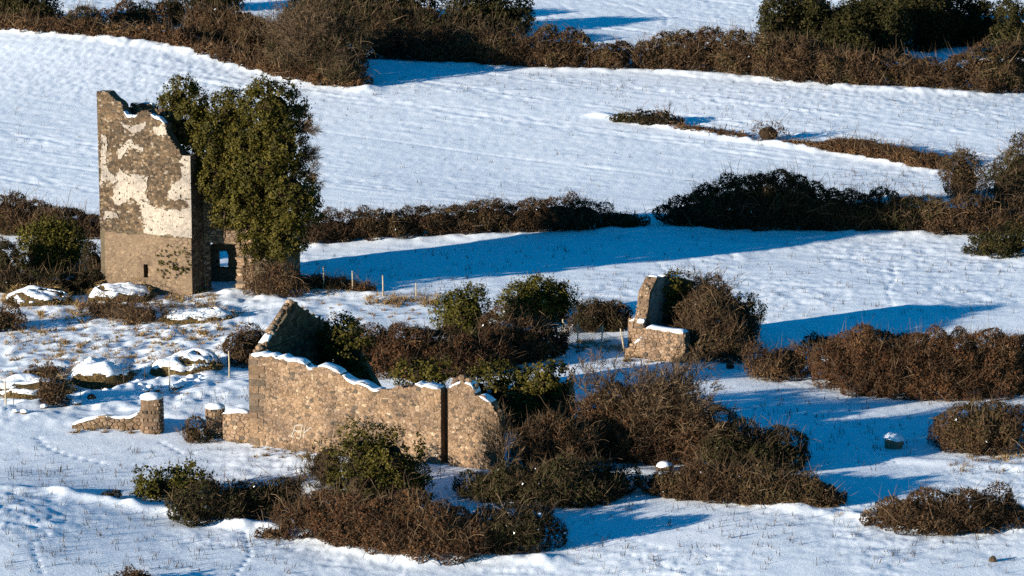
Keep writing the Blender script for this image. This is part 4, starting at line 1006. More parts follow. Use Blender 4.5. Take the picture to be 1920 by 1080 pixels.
def vegetation():
    # --- ivy on the tower
    Y = TD0[1]
    def Yw(px): return TD0[1] - max(0.0, (px - 380) / 29.0) * math.tan(R(20))
    def iv(x0, yt, x1, yb, off, ry): return ell_air(x0, yt, x1, yb, Yw((x0 + x1) / 2) + off, ry)
    E = [iv(304, 150, 366, 236, 1.6, 0.9), iv(340, 180, 410, 270, 1.2, 1.0), iv(396, 176, 462, 260, 1.0, 1.1), iv(312, 205, 384, 292, 0.5, 0.7), iv(456, 156, 566, 262, 0.2, 1.6),
         iv(368, 225, 450, 330, -0.2, 0.9), iv(430, 225, 520, 340, -0.5, 1.2), iv(490, 220, 572, 330, -0.3, 1.5), iv(380, 290, 450, 375, -0.4, 0.7), iv(430, 310, 520, 410, -0.7, 1.1), iv(500, 310, 588, 410, -0.4, 1.5),
         iv(404, 350, 470, 420, -0.5, 0.6), iv(446, 380, 520, 462, -0.7, 0.9), iv(505, 390, 566, 470, -0.5, 1.1), iv(530, 340, 594, 416, -0.3, 1.2), iv(430, 270, 560, 350, -0.6, 1.3), iv(458, 430, 535, 482, -.5, .8)]
    T = plant('tower_ivy', 'huge dark ivy mass smothering the right half of the stone tower', 'ivy', E, 'ivy', cut=False, stem=False, lump=0.25, dens=1.25, lobes=1.2, lobe_r=0.95, fuzz=0.1)
    g = Geo(); org = T.location
    roots = []
    for k in range(16):
        px, py = random.choice([(572, 240), (578, 270), (574, 300), (572, 330), (585, 350), (575, 215)]); 
        p = np.array([x_at(px - 14, py, Y), Yw(px) + random.uniform(-.6, .4), z_at(py, Yw(px))]); roots.append((p, unit(np.array([[1, random.uniform(-.4, .4), random.uniform(-.3, .5)]]))[0], 0.7, 0.02))
    branches(g, roots, 3, tw=0.012); tag(g.build('stem', ['twigs'], T, np.array(org)), kind='stuff')
    c = TC0 + TN * 0.2
    for x0, y0, x1, y1 in ((304, 452, 322, 508), (332, 470, 346, 510)):
        plant('creeper', 'thin green creeper streak on the tower base, %s' % ('taller one nearer the slit' if x0 < 320 else 'shorter one nearer the corner'), 'creeper', [ell_air(x0, y0, x1, y1, c[1] - TU[1] * ((362 - (x0 + x1) / 2) / 29.0), 0.10)], 'gorse', cut=False, stem=False, dens=0.5, leaf=0.6, lobes=0, core=False, jit=0.3)
    # --- ivy in the barn
    p = lambda a, b: BB0 + BU * a - BN * b
    c = p(0.9, BW - 0.8)
    c2 = p(3.0, 5.6)
    plant('gable_ivy', 'bright green ivy bush filling the inner corner behind the barn gable', 'ivy', [ell_air(602, 612, 655, 690, c[1] - 0.4, 0.6), ell_air(628, 608, 690, 716, c2[1], 0.9), ell_air(612, 606, 662, 660, c2[1] + 1.2, 0.8)], 'ivy', cut=False, stem=False)
    plant('wall_ivy', 'small green ivy tuft sprouting from the barn wall top', 'ivy', [ell_air(742, 684, 822, 728, p(7.6, 1.2)[1], 0.7), ell_air(800, 690, 846, 724, p(8.6, 1.0)[1], 0.5)], 'ivy', cut=False, stem=False)
    c = p(BL - 2.0, BW - 0.3)
    plant('wall_ivy', 'low ivy along the far barn wall, half in shadow', 'ivy', [ell_air(866, 700, 930, 790, c[1] + .6, 0.7), ell_air(910, 698, 960, 770, c[1] + .3, 0.6), ell_air(940, 704, 996, 780, c[1], 0.7)], 'ivy', cut=False, stem=False)
    c = p(BL - 0.4, BW - 2.2)
    plant('wall_ivy', 'thick rounded ivy on the broken end of the barn beside a tan stub', 'ivy', [ell_air(978, 682, 1064, 760, c[1] - .3, 0.9), ell_air(972, 700, 1062, 790, c[1] - .2, 1.0), ell_air(960, 730, 1040, 800, c[1] - .6, 0.9)], 'ivy', cut=False, stem=False)
    c = SG0 + SU2 * 3.4
    plant('wall_ivy', 'narrow strip of ivy hanging on the tall grey cottage wall', 'ivy', [ell_air(1244, 514, 1276, 556, c[1] - 0.1, 0.4), ell_air(1242, 540, 1268, 590, c[1] - .3, 0.35)], 'ivy', cut=False, stem=False)
    # --- gorse and evergreen bushes
    plant('gorse_bush', 'domed green gorse bush left of the tower', 'bush', [eg(32, 420, 130, 518, 1.5), eg(78, 414, 172, 516, 1.5), eg(50, 416, 150, 518, 1.6)], 'gorse', lobes=0.3)
    plant('gorse_bush', 'upright green gorse bush between the fence posts and the thicket', 'bush', [eg(822, 556, 880, 630, 1.0), eg(850, 540, 918, 628, 1.0), eg(838, 562, 905, 632, 1.0)], 'gorse')
    plant('gorse_bush', 'rounded green gorse bush behind the netting fence', 'bush', [eg(938, 530, 1025, 606, 1.3), eg(975, 528, 1048, 604, 1.3), eg(1030, 532, 1078, 600, 1.0)], 'gorse')
    plant('gorse_bush', 'dark spiky gorse bush in the open snow below the gate pillars', 'bush', [eg(258, 886, 330, 938, 0.9), eg(310, 882, 400, 936, 0.9)], 'gorse')
    plant('gorse_bush', 'wide low gorse bush in front of the barn snow', 'bush', [eg(306, 905, 420, 985, 1.2), eg(390, 892, 500, 978, 1.3), eg(450, 890, 570, 972, 1.2)], 'scrub')
    plant('gorse_bush', 'low green gorse bush at the frame edge below the shaded hedge', 'bush', [eg(1815, 440, 1890, 480, 1.2), eg(1860, 434, 1940, 480, 1.2)], 'gorse_dark')
    plant('gorse_bush', 'low gorse clump on the field boundary uphill of the long hedge', 'bush', [eg(1142, 213, 1200, 230, 0.7), eg(1185, 208, 1250, 235, 0.7), eg(1235, 220, 1278, 238, .6)], 'scrub', lobes=0.3)
    plant('gorse_thicket', 'big dark gorse thicket at the top right corner', 'bush', [eg(1420, -6, 1500, 110, 2.5), eg(1470, -12, 1560, 90, 2.5), eg(1540, 20, 1620, 110, 2.5), eg(1600, 8, 1700, 112, 3), eg(1680, -14, 1780, 95, 3), eg(1740, -6, 1830, 85, 2.5), eg(1640, -20, 1740, 60, 3), eg(1560, 10, 1660, 60, 3), eg(1820, 12, 1880, 88, 2), eg(1860, 6, 1940, 110, 2.5), eg(1540, 60, 1640, 125, 2)], 'gorse_dark')
    plant('gorse_thicket', 'dark domed gorse behind the top hedge beside the upper snow field', 'bush', [eg(832, -8, 930, 62, 2.2), eg(900, 0, 998, 62, 2.0)], 'gorse_dark')
    plant('gorse_thicket', 'dark gorse mass along the top edge above the bare thicket', 'bush', [eg(360, -30, 460, 20, 2.2), eg(540, -25, 650, 45, 2.4), eg(630, -22, 740, 50, 2.4), eg(710, -20, 820, 50, 2.4)], 'gorse_dark')
    plant('gorse_thicket', 'dark gorse in the top left corner', 'bush', [eg(-40, -30, 60, 45, 2.2), eg(20, -12, 118, 48, 2.0)], 'gorse_dark')
    # --- ivy bush in front of the barn
    plant('ivy_bush', 'dense green ivy-covered bush standing against the barn front', 'bush', [eg(568, 818, 660, 915, 1.2), eg(630, 786, 740, 942, 1.4), eg(690, 800, 785, 945, 1.3), eg(738, 862, 814, 945, 1.0), eg(620, 860, 760, 958, 1.3)], 'ivy', dens=0.8, leaf=0.85)
    # --- hedges
    H = ells_hedge
    plant('hedge', 'long brown hedge right of the tower, up to the gap', 'hedge', H([(566, 412, 462), (620, 398, 458), (680, 394, 453), (760, 391, 447), (830, 386, 443), (900, 376, 440), (1000, 371, 438), (1085, 370, 435), (1128, 376, 432)], 1.5), 'bramble')
    plant('hedge', 'low dark tail of hedge beside the gap in the long hedge', 'hedge', H([(1132, 396, 430), (1180, 402, 428), (1218, 410, 426)], 0.9, 0.8), 'scrub')
    plant('hedge', 'dark hedge beyond the gap, rising to one hump', 'hedge', H([(1258, 382, 421), (1290, 364, 426), (1340, 350, 431), (1380, 322, 432), (1425, 312, 433), (1470, 326, 433), (1510, 350, 433), (1600, 362, 434), (1700, 370, 434), (1745, 372, 436)], 1.5), 'scrub')
    plant('bramble_bush', 'brown bramble mound closing the end of the shaded hedge', 'bush', [eg(1715, 375, 1800, 440, 1.6), eg(1780, 366, 1870, 442, 1.8), eg(1850, 385, 1945, 440, 1.8)], 'bramble')
    plant('shrub', 'dark twiggy shrub where the bracken line meets the hedge', 'shrub', [eg(1762, 285, 1850, 378, 1.6), eg(1775, 272, 1830, 370, 1.3)], 'bramble', fuzz=0.5, twig=1.8, dens=0.7)
    plant('shrub', 'tall dark shrub cut by the frame edge above the hedge end', 'shrub', [eg(1840, 290, 1945, 400, 1.8), eg(1868, 255, 1950, 390, 1.6)], 'scrub', fuzz=0.45, twig=1.6, dens=0.8)
    plant('hedge', 'rusty bracken strip on the upper field boundary', 'hedge', H([(1535, 268, 280), (1580, 258, 286), (1640, 268, 297), (1700, 282, 307), (1768, 294, 322)], 0.9, 0.9), 'bracken')
    plant('hedge', 'thin line of brush joining gorse clump and round shrub uphill', 'hedge', H([(1268, 232, 241), (1320, 240, 249), (1365, 248, 256), (1400, 258, 263)], 0.3, 0.5), 'bracken', stem=False, lobes=0, dens=0.5)
    plant('hedge', 'thin line of brush joining round shrub and bracken strip', 'hedge', H([(1472, 262, 270), (1510, 267, 275), (1538, 272, 279)], 0.3, 0.5), 'bracken', stem=False, lobes=0, dens=0.5)
    plant('shrub', 'small round twiggy shrub alone on the upper field boundary', 'shrub', [eg(1406, 228, 1474, 268, 1.2)], 'bramble', fuzz=0.6, twig=2.5, dens=0.45)
    plant('hedge', 'tall brown hedge across the top, under the upper snow field', 'hedge', H([(690, 50, 112), (740, 52, 113), (800, 54, 116), (870, 56, 119), (950, 62, 126), (1000, 61, 129), (1070, 60, 129), (1150, 76, 131), (1230, 74, 131), (1290, 62, 133), (1360, 50, 138), (1425, 62, 145)], 2.0, 1.3), 'bramble')
    plant('hedge', 'tall brown hedge below the dark gorse thicket', 'hedge', H([(1435, 62, 146), (1500, 82, 155), (1560, 90, 158), (1620, 96, 162), (1700, 102, 162), (1760, 108, 166), (1810, 110, 172), (1860, 84, 177), (1925, 92, 168)], 2.0, 1.3), 'bramble')
    plant('hedge', 'brown bracken hedge running off at the top left', 'hedge', H([(-20, 26, 52), (100, 38, 62), (200, 42, 71), (300, 48, 82), (372, 58, 97)], 1.4, 1.1), 'bracken')
    plant('hedge', 'low bracken fringe dropping to the bare thicket', 'hedge', H([(375, 74, 99), (450, 98, 120), (540, 122, 146), (620, 138, 161), (676, 146, 168)], 0.9, 0.9), 'bracken')
    plant('hedge', 'brown hedge along the snowy strip left of the bare thicket', 'hedge', H([(365, 12, 62), (430, 22, 80), (480, 36, 98), (520, 50, 112)], 1.4, 1.1), 'bramble')
    plant('shrub', 'reddish shrub among snow patches at the top left', 'shrub', [eg(190, 12, 250, 52, 1.3), eg(235, 4, 312, 50, 1.4)], 'bracken')
    plant('thicket', 'big bare olive-brown thicket tree reaching down into the upper field', 'shrub', [eg(500, 22, 600, 130, 2.2), eg(560, 15, 680, 150, 2.6), eg(600, 60, 690, 165, 2.0), eg(520, 70, 620, 148, 2.0)], 'scrub', fuzz=0.5, twig=2.2, dens=0.75)
    plant('scrub_belt', 'black scrub belt between the top hedge and the gorse domes', 'bush', H([(560, 4, 70), (640, 8, 78), (720, 14, 84), (800, 22, 88), (880, 30, 90), (960, 44, 92)], 1.8, 1.4), 'scrub')
    plant('shrub', 'dark leggy shrub over the snow patches at the top left', 'shrub', [eg(300, -14, 360, 50, 1.3), eg(120, 20, 190, 62, 1.1)], 'scrub', twig=2)
    bare('thicket_tree', 'bare tree spreading over the olive-brown thicket', 595, 150, 2, 190, 9, 5, 0.5, 0.07, (0, 0), 0.02)
    bare('bush_whips', 'bare whippy crown on the domed brown bush by the cottage', 1325, 640, 505, 100, 6, 4, 0.5, 0.03)
    # left of the tower
    plant('hedge', 'brown hedge passing behind the tower on its left', 'hedge', H([(-20, 366, 440), (40, 376, 440), (85, 392, 442), (140, 402, 446), (190, 406, 448)], 1.6), 'bramble')
    plant('bramble_bush', 'dark brambles under and around the domed gorse', 'bush', H([(-20, 505, 545), (40, 512, 552), (110, 516, 556), (160, 510, 548), (200, 506, 538)], 0.7, 0.7), 'scrub')
    plant('bramble_bush', 'dark brambles at the left edge beside the domed gorse', 'bush', [eg(-40, 445, 42, 535, 1.2)], 'scrub')
    plant('bramble_bush', 'dark brambles wedged between the domed gorse and the tower', 'bush', [eg(150, 452, 204, 530, 0.8)], 'scrub')
    plant('bramble_bush', 'brown brambles at the left frame edge above the tussocks', 'bush', [eg(-30, 572, 45, 622, 1.0)], 'bramble')
    plant('reeds', 'patch of dry brown reeds below the snowy mound by the tower', 'reeds', H([(170, 562, 590), (210, 556, 600), (250, 560, 606), (290, 575, 608)], 0.6, 0.6), 'bracken', twig=2.5, dens=0.5, stem=False, fuzz=0.6)
    plant('bramble_bush', 'brown tangle at the foot of the ivy beside the tower doorway', 'bush', [eg(462, 500, 512, 553, 0.5), eg(490, 490, 540, 556, .6), eg(515, 505, 556, 556, .6)], 'bracken', twig=3, dens=0.7, fuzz=.5)
    plant('bramble_bush', 'low brown brambles along the pale fence posts', 'bush', H([(545, 512, 546), (600, 512, 544), (650, 526, 546), (690, 538, 550)], 0.6, 0.7), 'bracken', twig=2, dens=0.8, stem=False)
    plant('bramble_bush', 'brown bramble clump behind the barn gable, left side', 'bush', [eg(425, 622, 480, 690, 1.0), eg(455, 612, 505, 680, 1.0)], 'bramble')
    plant('bramble_bush', 'small bramble by the tumbled wall below the mounds', 'bush', [eg(70, 705, 125, 762, 0.7), eg(50, 690, 110, 725, .5)], 'bramble', twig=2)
    plant('bramble_bush', 'thin brambles between two snowy mounds', 'bush', [eg(58, 682, 125, 704, 0.6)], 'bracken', twig=2, dens=.6, stem=False)
    plant('bramble_bush', 'small dark bramble at the foot of the stubby pillar', 'bush', [eg(338, 792, 388, 830, 0.6)], 'bramble')
    # the middle thicket
    plant('bramble_thicket', 'broad brown bramble thicket behind the barn', 'bush', H([(655, 618, 702), (720, 608, 706), (800, 612, 706), (880, 622, 702), (935, 632, 696)], 1.7, 1.2), 'russet')
    plant('bramble_thicket', 'brown brambles below the rounded gorse, up to the netting', 'bush', H([(905, 585, 680), (960, 592, 684), (1010, 600, 676), (1045, 610, 662)], 1.2, 0.9), 'bramble')
    plant('shrub', 'dark shaded shrub right of the rounded gorse', 'shrub', [eg(1070, 552, 1150, 622, 1.2), eg(1110, 560, 1185, 622, 1.2)], 'scrub')
    plant('bramble_bush', 'small brown brambles behind the netting fence', 'bush', [eg(1060, 586, 1130, 622, 0.6), eg(1110, 580, 1172, 618, .6)], 'bramble')
    plant('ivy_bush', 'big domed brown bush leaning over the ruined cottage', 'bush', [eg(1264, 540, 1330, 660, 1.5), eg(1284, 506, 1352, 650, 1.5), eg(1320, 530, 1392, 655, 1.5), eg(1352, 566, 1414, 660, 1.3), eg(1272, 600, 1410, 680, 1.4)], 'bramble', twig=2.2, fuzz=0.35)
    plant('ivy', 'green ivy patch on the right shoulder of the domed bush', 'ivy', [ell_air(1366, 560, 1416, 614, ground(1380, 650)[1] + 1.0, 0.7)], 'ivy', cut=False, stem=False)
    plant('shrub', 'reddish dead shrub in the snow right of the cottage', 'shrub', [eg(1390, 652, 1475, 714, 1.0), eg(1440, 640, 1530, 708, 1.1)], 'bracken', twig=1.8, fuzz=0.4)
    plant('bramble_thicket', 'wide brown bramble thicket at the right edge, middle', 'bush', H([(1568, 618, 722), (1640, 606, 746), (1720, 608, 750), (1800, 612, 748), (1880, 612, 742), (1945, 612, 736)], 2.4, 1.6), 'russet')
    plant('bramble_bush', 'low brown tail of brambles beside a snow hummock', 'bush', [eg(1500, 628, 1580, 652, 0.7)], 'bramble', stem=False)
    plant('bramble_thicket', 'dark bramble mound at the right edge by the snowy stone', 'bush', H([(1765, 782, 838), (1800, 758, 850), (1860, 742, 856), (1940, 735, 852)], 1.8, 1.2), 'bramble')
    plant('bramble_thicket', 'low dark brambles on the bank at the bottom right', 'bush', H([(1650, 930, 990), (1700, 932, 1000), (1780, 930, 1004), (1850, 925, 996), (1905, 945, 985)], 1.1, 0.9), 'bramble')
    # the centre
    plant('bramble_thicket', 'reddish brambles against the broken end of the barn', 'bush', H([(965, 790, 880), (1010, 775, 890), (1060, 768, 890), (1110, 780, 880)], 1.4, 1.0), 'bracken', twig=2.0)
    plant('bramble_thicket', 'large brown thicket at the foot of the bare hawthorn', 'bush', H([(1070, 745, 862), (1160, 712, 868), (1230, 700, 870), (1300, 730, 880), (1370, 775, 882)], 1.8, 1.2), 'russet', twig=2.0, fuzz=0.4)
    plant('bramble_thicket', 'dark green-brown thicket sloping down right of the hawthorn', 'bush', H([(1330, 770, 890), (1390, 785, 890), (1440, 800, 888), (1490, 822, 880)], 1.6, 1.1), 'scrub')
    plant('bramble_thicket', 'low brambles along the bank below the hawthorn thicket', 'bush', H([(1220, 880, 930), (1290, 862, 935), (1360, 870, 945), (1440, 880, 948), (1520, 895, 950), (1560, 920, 952)], 1.3, 1.0), 'bramble')
    plant('bramble_thicket', 'black shaded bramble mound right of the barn foot', 'bush', H([(885, 895, 935), (940, 872, 945), (1000, 852, 950), (1060, 842, 952), (1120, 850, 946), (1175, 880, 930)], 1.5, 1.1), 'scrub')
    bare('hawthorn', 'wide bare hawthorn with pale twigs in the centre thicket', 1200, 858, 662, 250, 14, 5, 0.5, 0.06, (0.0, -0.25), 0.018)
    bare('sapling', 'thin dark sapling at the broken right end of the barn wall', 925, 905, 770, 60, 4, 4, 0.4, 0.025, (0, 0))
    bare('shrub', 'thin bare twigs spreading left of the ivy-covered bush', 610, 925, 850, 110, 5, 4, 0.6, 0.025)
    bare('shrub', 'bare pale branches over the wide low gorse', 545, 965, 900, 70, 4, 4, 0.6, 0.03)
    bare('shrub', 'bare grey stems on the front bank beside the ivy-covered bush', 720, 940, 850, 130, 5, 4, 0.6, 0.03)
    # the front
    plant('bramble_thicket', 'broad brown bramble bank at the bottom centre', 'bush', H([(560, 945, 1000), (620, 930, 1022), (690, 925, 1035), (760, 930, 1045), (830, 935, 1050), (900, 945, 1054)], 1.9, 1.2), 'russet', twig=1.6)
    plant('bramble_thicket', 'dark end of the bramble bank, rounded and shaded', 'bush', [eg(880, 945, 980, 1045, 1.6), eg(940, 940, 1048, 1040, 1.7)], 'scrub')
    plant('bramble_bush', 'bramble tip cut by the bottom frame edge', 'bush', [eg(205, 1068, 300, 1100, 0.8)], 'bramble')
    plant('bramble_bush', 'single dry tuft in the snow before the bramble bank', 'bush', [eg(480, 986, 545, 1012, 0.45)], 'bracken', twig=2, stem=False)
    plant('bramble_bush', 'tiny green tuft in the open snow at the left', 'bush', [eg(188, 920, 222, 936, 0.3)], 'scrub', stem=False)
vegetation()

# ------------------------------------------------------------------ mounds, stones, posts
def mound(x0, yt, x1, yb, capf, label, seed, dep=None):
    e = ell_ground(x0, yt, x1, yb, dep); cx, cy, cz, rx, ry, rz = e
    gz = float(base(cx, cy)); h = cz + rz - gz
    T = empty('earth_mound', (cx, cy, gz), label, 'mound')
    n, m = 44, 16
    def shell(off, lo):
        V, F, ok = [], [], {}
        for j in range(m + 1):
            t = j / m                        # 0 rim .. 1 top
            for i in range(n):
                a = i * 6.2832 / n; ca, sa = math.cos(a), math.sin(a)
                prof = max(0.0, math.cos(t * 1.5708)) ** 0.55
                z = 0.8 * h * (math.sin(t * 1.5708) ** 1.1)
                k = 1 + 0.22 * float(vn(ca * 1.6 + seed, sa * 1.6 + 5)) + 0.10 * float(vn(ca * 5 + seed, sa * 5 + t * 4))
                zz = z * (1 + 0.5 * float(vn(ca * prof * 2 + seed, sa * prof * 2 + 9))) + 0.16 * float(vn(ca * prof * 4, sa * prof * 4 + seed)) + 0.09 * float(vn(ca * prof * 9, sa * prof * 9 + seed))
                V.append((rx * prof * k * ca * (1 + off * 0.3), ry * prof * k * sa * (1 + off * .3), zz + off - 0.12))
        for j in range(m):
            for i in range(n):
                a = i * 6.2832 / n
                edge = lo + 0.22 * float(vn(a * 3.1 + seed, 2.2)) * 2 * 0.6 + 0.10 * float(vn(a * 9 + seed, 7.7)) + 0.10 * math.sin(a + 1.9)
                bald = float(fbm(math.cos(a) * (1 - j / m) * 3.2 + seed * 1.3, math.sin(a) * (1 - j / m) * 3.2, 4)) > 0.24
                if lo < 0 or (j / m > edge and not bald):
                    F.append((j * n + i, j * n + (i + 1) % n, (j + 1) * n + (i + 1) % n, (j + 1) * n + i))
        return V, F
    V, F = shell(0, -1); link_mesh('bank', py_mesh('bank', V, F, smooth=True), ['soil_bank'], T)
    V, F = shell(0.045, capf); o = link_mesh('snow_cap', py_mesh('snow_cap', V, F, smooth=True), ['snow'], T)
    md = o.modifiers.new('thickness', 'SOLIDIFY'); md.thickness = 0.08; md.offset = -1
    g = Geo(); k = int(480 * rx); a = RNG.uniform(0, 6.283, k); pr = RNG.uniform(0.92, 1.06, k); t = np.where(RNG.random(k) < 0.75, RNG.uniform(0, capf + 0.1, k), RNG.uniform(0, 0.9, k)); pr = pr * np.maximum(0.05, np.cos(t * 1.5708)) ** 0.55
    P = np.stack([rx * pr * np.cos(a), ry * pr * np.sin(a), h * np.abs(np.sin(t * 1.57)) ** 1.25 - 0.05], 1)
    g.slivers(P, unit(np.stack([np.cos(a) * .5, np.sin(a) * .5, np.full(k, -0.1)], 1) + .55 * RNG.normal(size=(k, 3)) + np.array([0, 0, .35])), 0.32, 0.016, RNG.uniform(0, 1, k), 0)
    tag(g.build('grass_skirt', ['dry_grass'], T, (0, 0, 0)), kind='stuff')
mound(5, 531, 135, 574, 0.30, 'round snow-capped mound at the far left below the gorse', 1.3, 1.4)
mound(166, 520, 288, 566, 0.28, 'snow-capped mound right in front of the tower base', 2.9, 1.5)
mound(305, 570, 445, 604, 0.30, 'flat snowy hummock below the tower corner', 4.1, 1.2)
mound(125, 662, 252, 722, 0.38, 'brown-sided snowy mound between the two other mounds by the tumbled wall', 5.7, 1.7)
mound(285, 648, 418, 706, 0.34, 'snow-topped mound with a mossy side behind the tumbled wall posts', 7.7, 1.7)
mound(-35, 700, 140, 745, 0.34, 'low snow mound at the left edge by the fence post', 9.1, 1.5)
mound(438, 640, 500, 676, 0.12, 'small snowy hummock against the outside of the barn gable', 10.4, 1.0)

def stones_on_ground():
    rr = random.Random(77)
    line = [(20, 772), (60, 768), (150, 752), (215, 735), (250, 722), (280, 728), (300, 722), (330, 722), (345, 712), (380, 708), (410, 704)]
    big = {(330, 722), (60, 768), (280, 728)}
    for i in range(44):
        k = rr.randrange(len(line) - 1); t = rr.random(); px = line[k][0] + (line[k + 1][0] - line[k][0]) * t; py = line[k][1] + (line[k + 1][1] - line[k][1]) * t + rr.uniform(-7, 9)
        G = ground(px, py); s = rr.uniform(0.12, 0.30)
        wh = 'near the left frame edge' if px < 110 else ('left of the lone brown stone' if px < 190 else ('behind the taller gate pillar' if px < 310 else 'at the barn end'))
        rock(None, G + np.array([0, 0, s * 0.25]), s, rr.choice(TANM[:6] + GREYM), 'wall_stone', ('large' if s > 0.24 else ('small' if s < 0.16 else 'middle-sized')) + ' loose snow-dusted stone of the tumbled wall, ' + wh, 'stone', 'stones of the tumbled wall', cap=True)
    for px, py, s, lab in ((172, 752, 0.30, 'single brown stone in the snow left of the taller gate pillar'), (1368, 690, 0.26, 'small upright stone in the snow beside the domed bush'), (1300, 668, .3, 'broken stone at the end of the cottage wall'), (1862, 1053, .2, 'small dark stone in the snow at the bottom right')):
        G = ground(px, py); rock(None, G + np.array([0, 0, s * .3]), s, 'grey_stone_2', 'stone', lab, 'stone', flat=1.3)
    random.seed(41); G = ground(1676, 842); rock(None, G + np.array([0, 0.3, 0.28]), 0.55, 'tan_stone_3', 'boulder', 'upright snow-plastered boulder alone in the blue shadow at the right', 'stone', cap=True, flat=1.05, capz=0.38)
    G = ground(1250, 885)
    for px, py, wd, wh in ((1245, 884, .5, 'largest and highest'), (1285, 895, .3, 'smallest'), (1340, 923, .4, 'third from the shaded mound'), (1415, 935, .4, 'farthest from the shaded mound')):
        G = ground(px, py); rock(None, G + np.array([0, 0, .25]), wd, 'grey_stone_1', 'bank_stone', 'flat snow-topped stone on the bank below the hawthorn, ' + wh, 'stone', 'stones on the bank', cap=True, flat=0.5)
stones_on_ground()

def post(px, yt, yb, label, mat='post_wood', r=0.05, lean=0.0, group=None):
    r *= 0.8
    G = ground(px, yb); h = z_at(yt, G[1]) - G[2]; V = []; F = []; n = 7
    for z, k in ((-0.3, 1.0), (h * .5, 0.97), (h * 0.97, 0.9), (h, 0.6)):
        for i in range(n):
            a = i * 6.2832 / n; V.append((r * k * math.cos(a) + lean * z + 0.01 * math.sin(z * 3), r * k * math.sin(a), z))
    for j in range(3):
        for i in range(n): F.append((j * n + i, j * n + (i + 1) % n, (j + 1) * n + (i + 1) % n, (j + 1) * n + i))
    F.append(tuple(3 * n + i for i in range(n)))
    o = link_mesh('fence_post', py_mesh('fence_post', V, F, smooth=False), [mat], None, G)
    tag(o, label, 'post', group); return G, h
P1 = [post(607, 499, 545, 'pale wooden post nearest the tower in the row of four', r=0.055), post(661, 508, 548, 'pale wooden post, second from the tower in the row of four', r=0.055), post(718, 516, 557, 'pale wooden post, third from the tower in the row of four', r=0.055), post(780, 530, 562, 'short pale wooden post nearest the gorse in the row of four', r=0.05)]
post(517, 486, 535, 'thin pale stake in the brambles below the tower ivy', r=0.04)
P2 = [post(1054, 598, 645, 'leftmost pale post of the sagging netting fence', r=0.055, lean=0.03), post(1083, 604, 651, 'second pale post of the sagging netting fence', r=0.055), post(1126, 609, 657, 'third pale post of the sagging netting fence, slightly leaning', r=0.06, lean=0.09), post(1171, 616, 663, 'leaning pale post of the netting fence against the cottage', r=0.06, lean=-0.16)]
post(430, 658, 708, 'pale post beside the barn gable at the end of the tumbled wall', r=0.055)
post(318, 678, 728, 'pale post in front of the mossy-sided mound', r=0.05)
post(11, 714, 766, 'pale post at the left frame edge', r=0.06)
for px, yt, yb, wh in ((25, 724, 762, 'next to the leftmost pale post'), (150, 728, 752, 'shortest, beside the small bramble'), (232, 690, 728, 'against the brown-sided mound'), (363, 682, 714, 'by the mossy mound'), (404, 678, 708, 'nearest the barn gable'), (270, 685, 720, 'between the two big mounds')):
    post(px, yt, yb, 'thin dark iron stake along the tumbled wall, ' + wh, 'post_dark', 0.028, random.uniform(-.08, .12), 'iron stakes along the tumbled wall')
for px, yt, yb, l, wh in ((1310, 232, 248, .1, 'dark upright post nearest the gorse clump'), (1356, 232, 250, .35, 'dark post leaning over'), (1392, 243, 256, 0, 'pale post beside the round shrub')):
    post(px, yt, yb, wh + ' on the upper field boundary', 'post_dark' if px < 1390 else 'post_wood', 0.06, l, 'posts on the upper field boundary')
for px, yt, yb, wh in ((1163, 396, 412, 'farthest into the low hedge tail'), (1190, 394, 414, 'above the middle of the low hedge tail'), (1252, 390, 410, 'against the shaded hedge')):
    post(px, yt, yb, 'short dark post at the hedge gap, ' + wh, 'post_dark', 0.06, 0, 'posts at the hedge gap')
for px, yt, yb, wh in ((352, 14, 44, 'topmost, by the snow patch'), (379, 70, 90, 'middle one'), (440, 88, 108, 'lowest, by the bracken fringe')):
    post(px, yt, yb, 'thin post at the top left, ' + wh, 'post_dark', 0.06, 0, 'posts along the bracken hedge')
def netting():
    T = None; V, F = [], []
    for (A, ha), (B, hb), sag in zip(P2[:-1], P2[1:], (0.35, 0.55, 0.5)):
        L = np.linalg.norm(B - A); nn = int(L / 0.12); rows = 9
        def pt(t, v):
            z = (1 - t) * (A[2] + ha * .92 * v) + t * (B[2] + hb * .92 * v) - sag * 4 * t * (1 - t) * v + 0.05
            return np.array([A[0] + (B[0] - A[0]) * t, A[1] + (B[1] - A[1]) * t + 0.05 * math.sin(9 * t), z])
        def rib(p, q, w_=0.009):
            d = q - p; s = np.cross(d, [0, 1, 0]); s = s / (np.linalg.norm(s) + 1e-9) * w_; k = len(V)
            V.extend([p - s, p + s, q + s, q - s]); F.append((k, k + 1, k + 2, k + 3))
        for i in range(nn):
            for j in range(rows):
                t0, t1 = i / nn, (i + 1) / nn; v0, v1 = j / rows, (j + 1) / rows
                rib(pt(t0, v0), pt(t1, v1)); rib(pt(t1, v0), pt(t0, v1))
    org = P2[0][0]
    o = link_mesh('wire_netting', py_mesh('wire_netting', [v - org for v in V], F), ['wire'], None, org)
    tag(o, 'sagging wire netting strung between the posts by the cottage', 'netting')
netting()

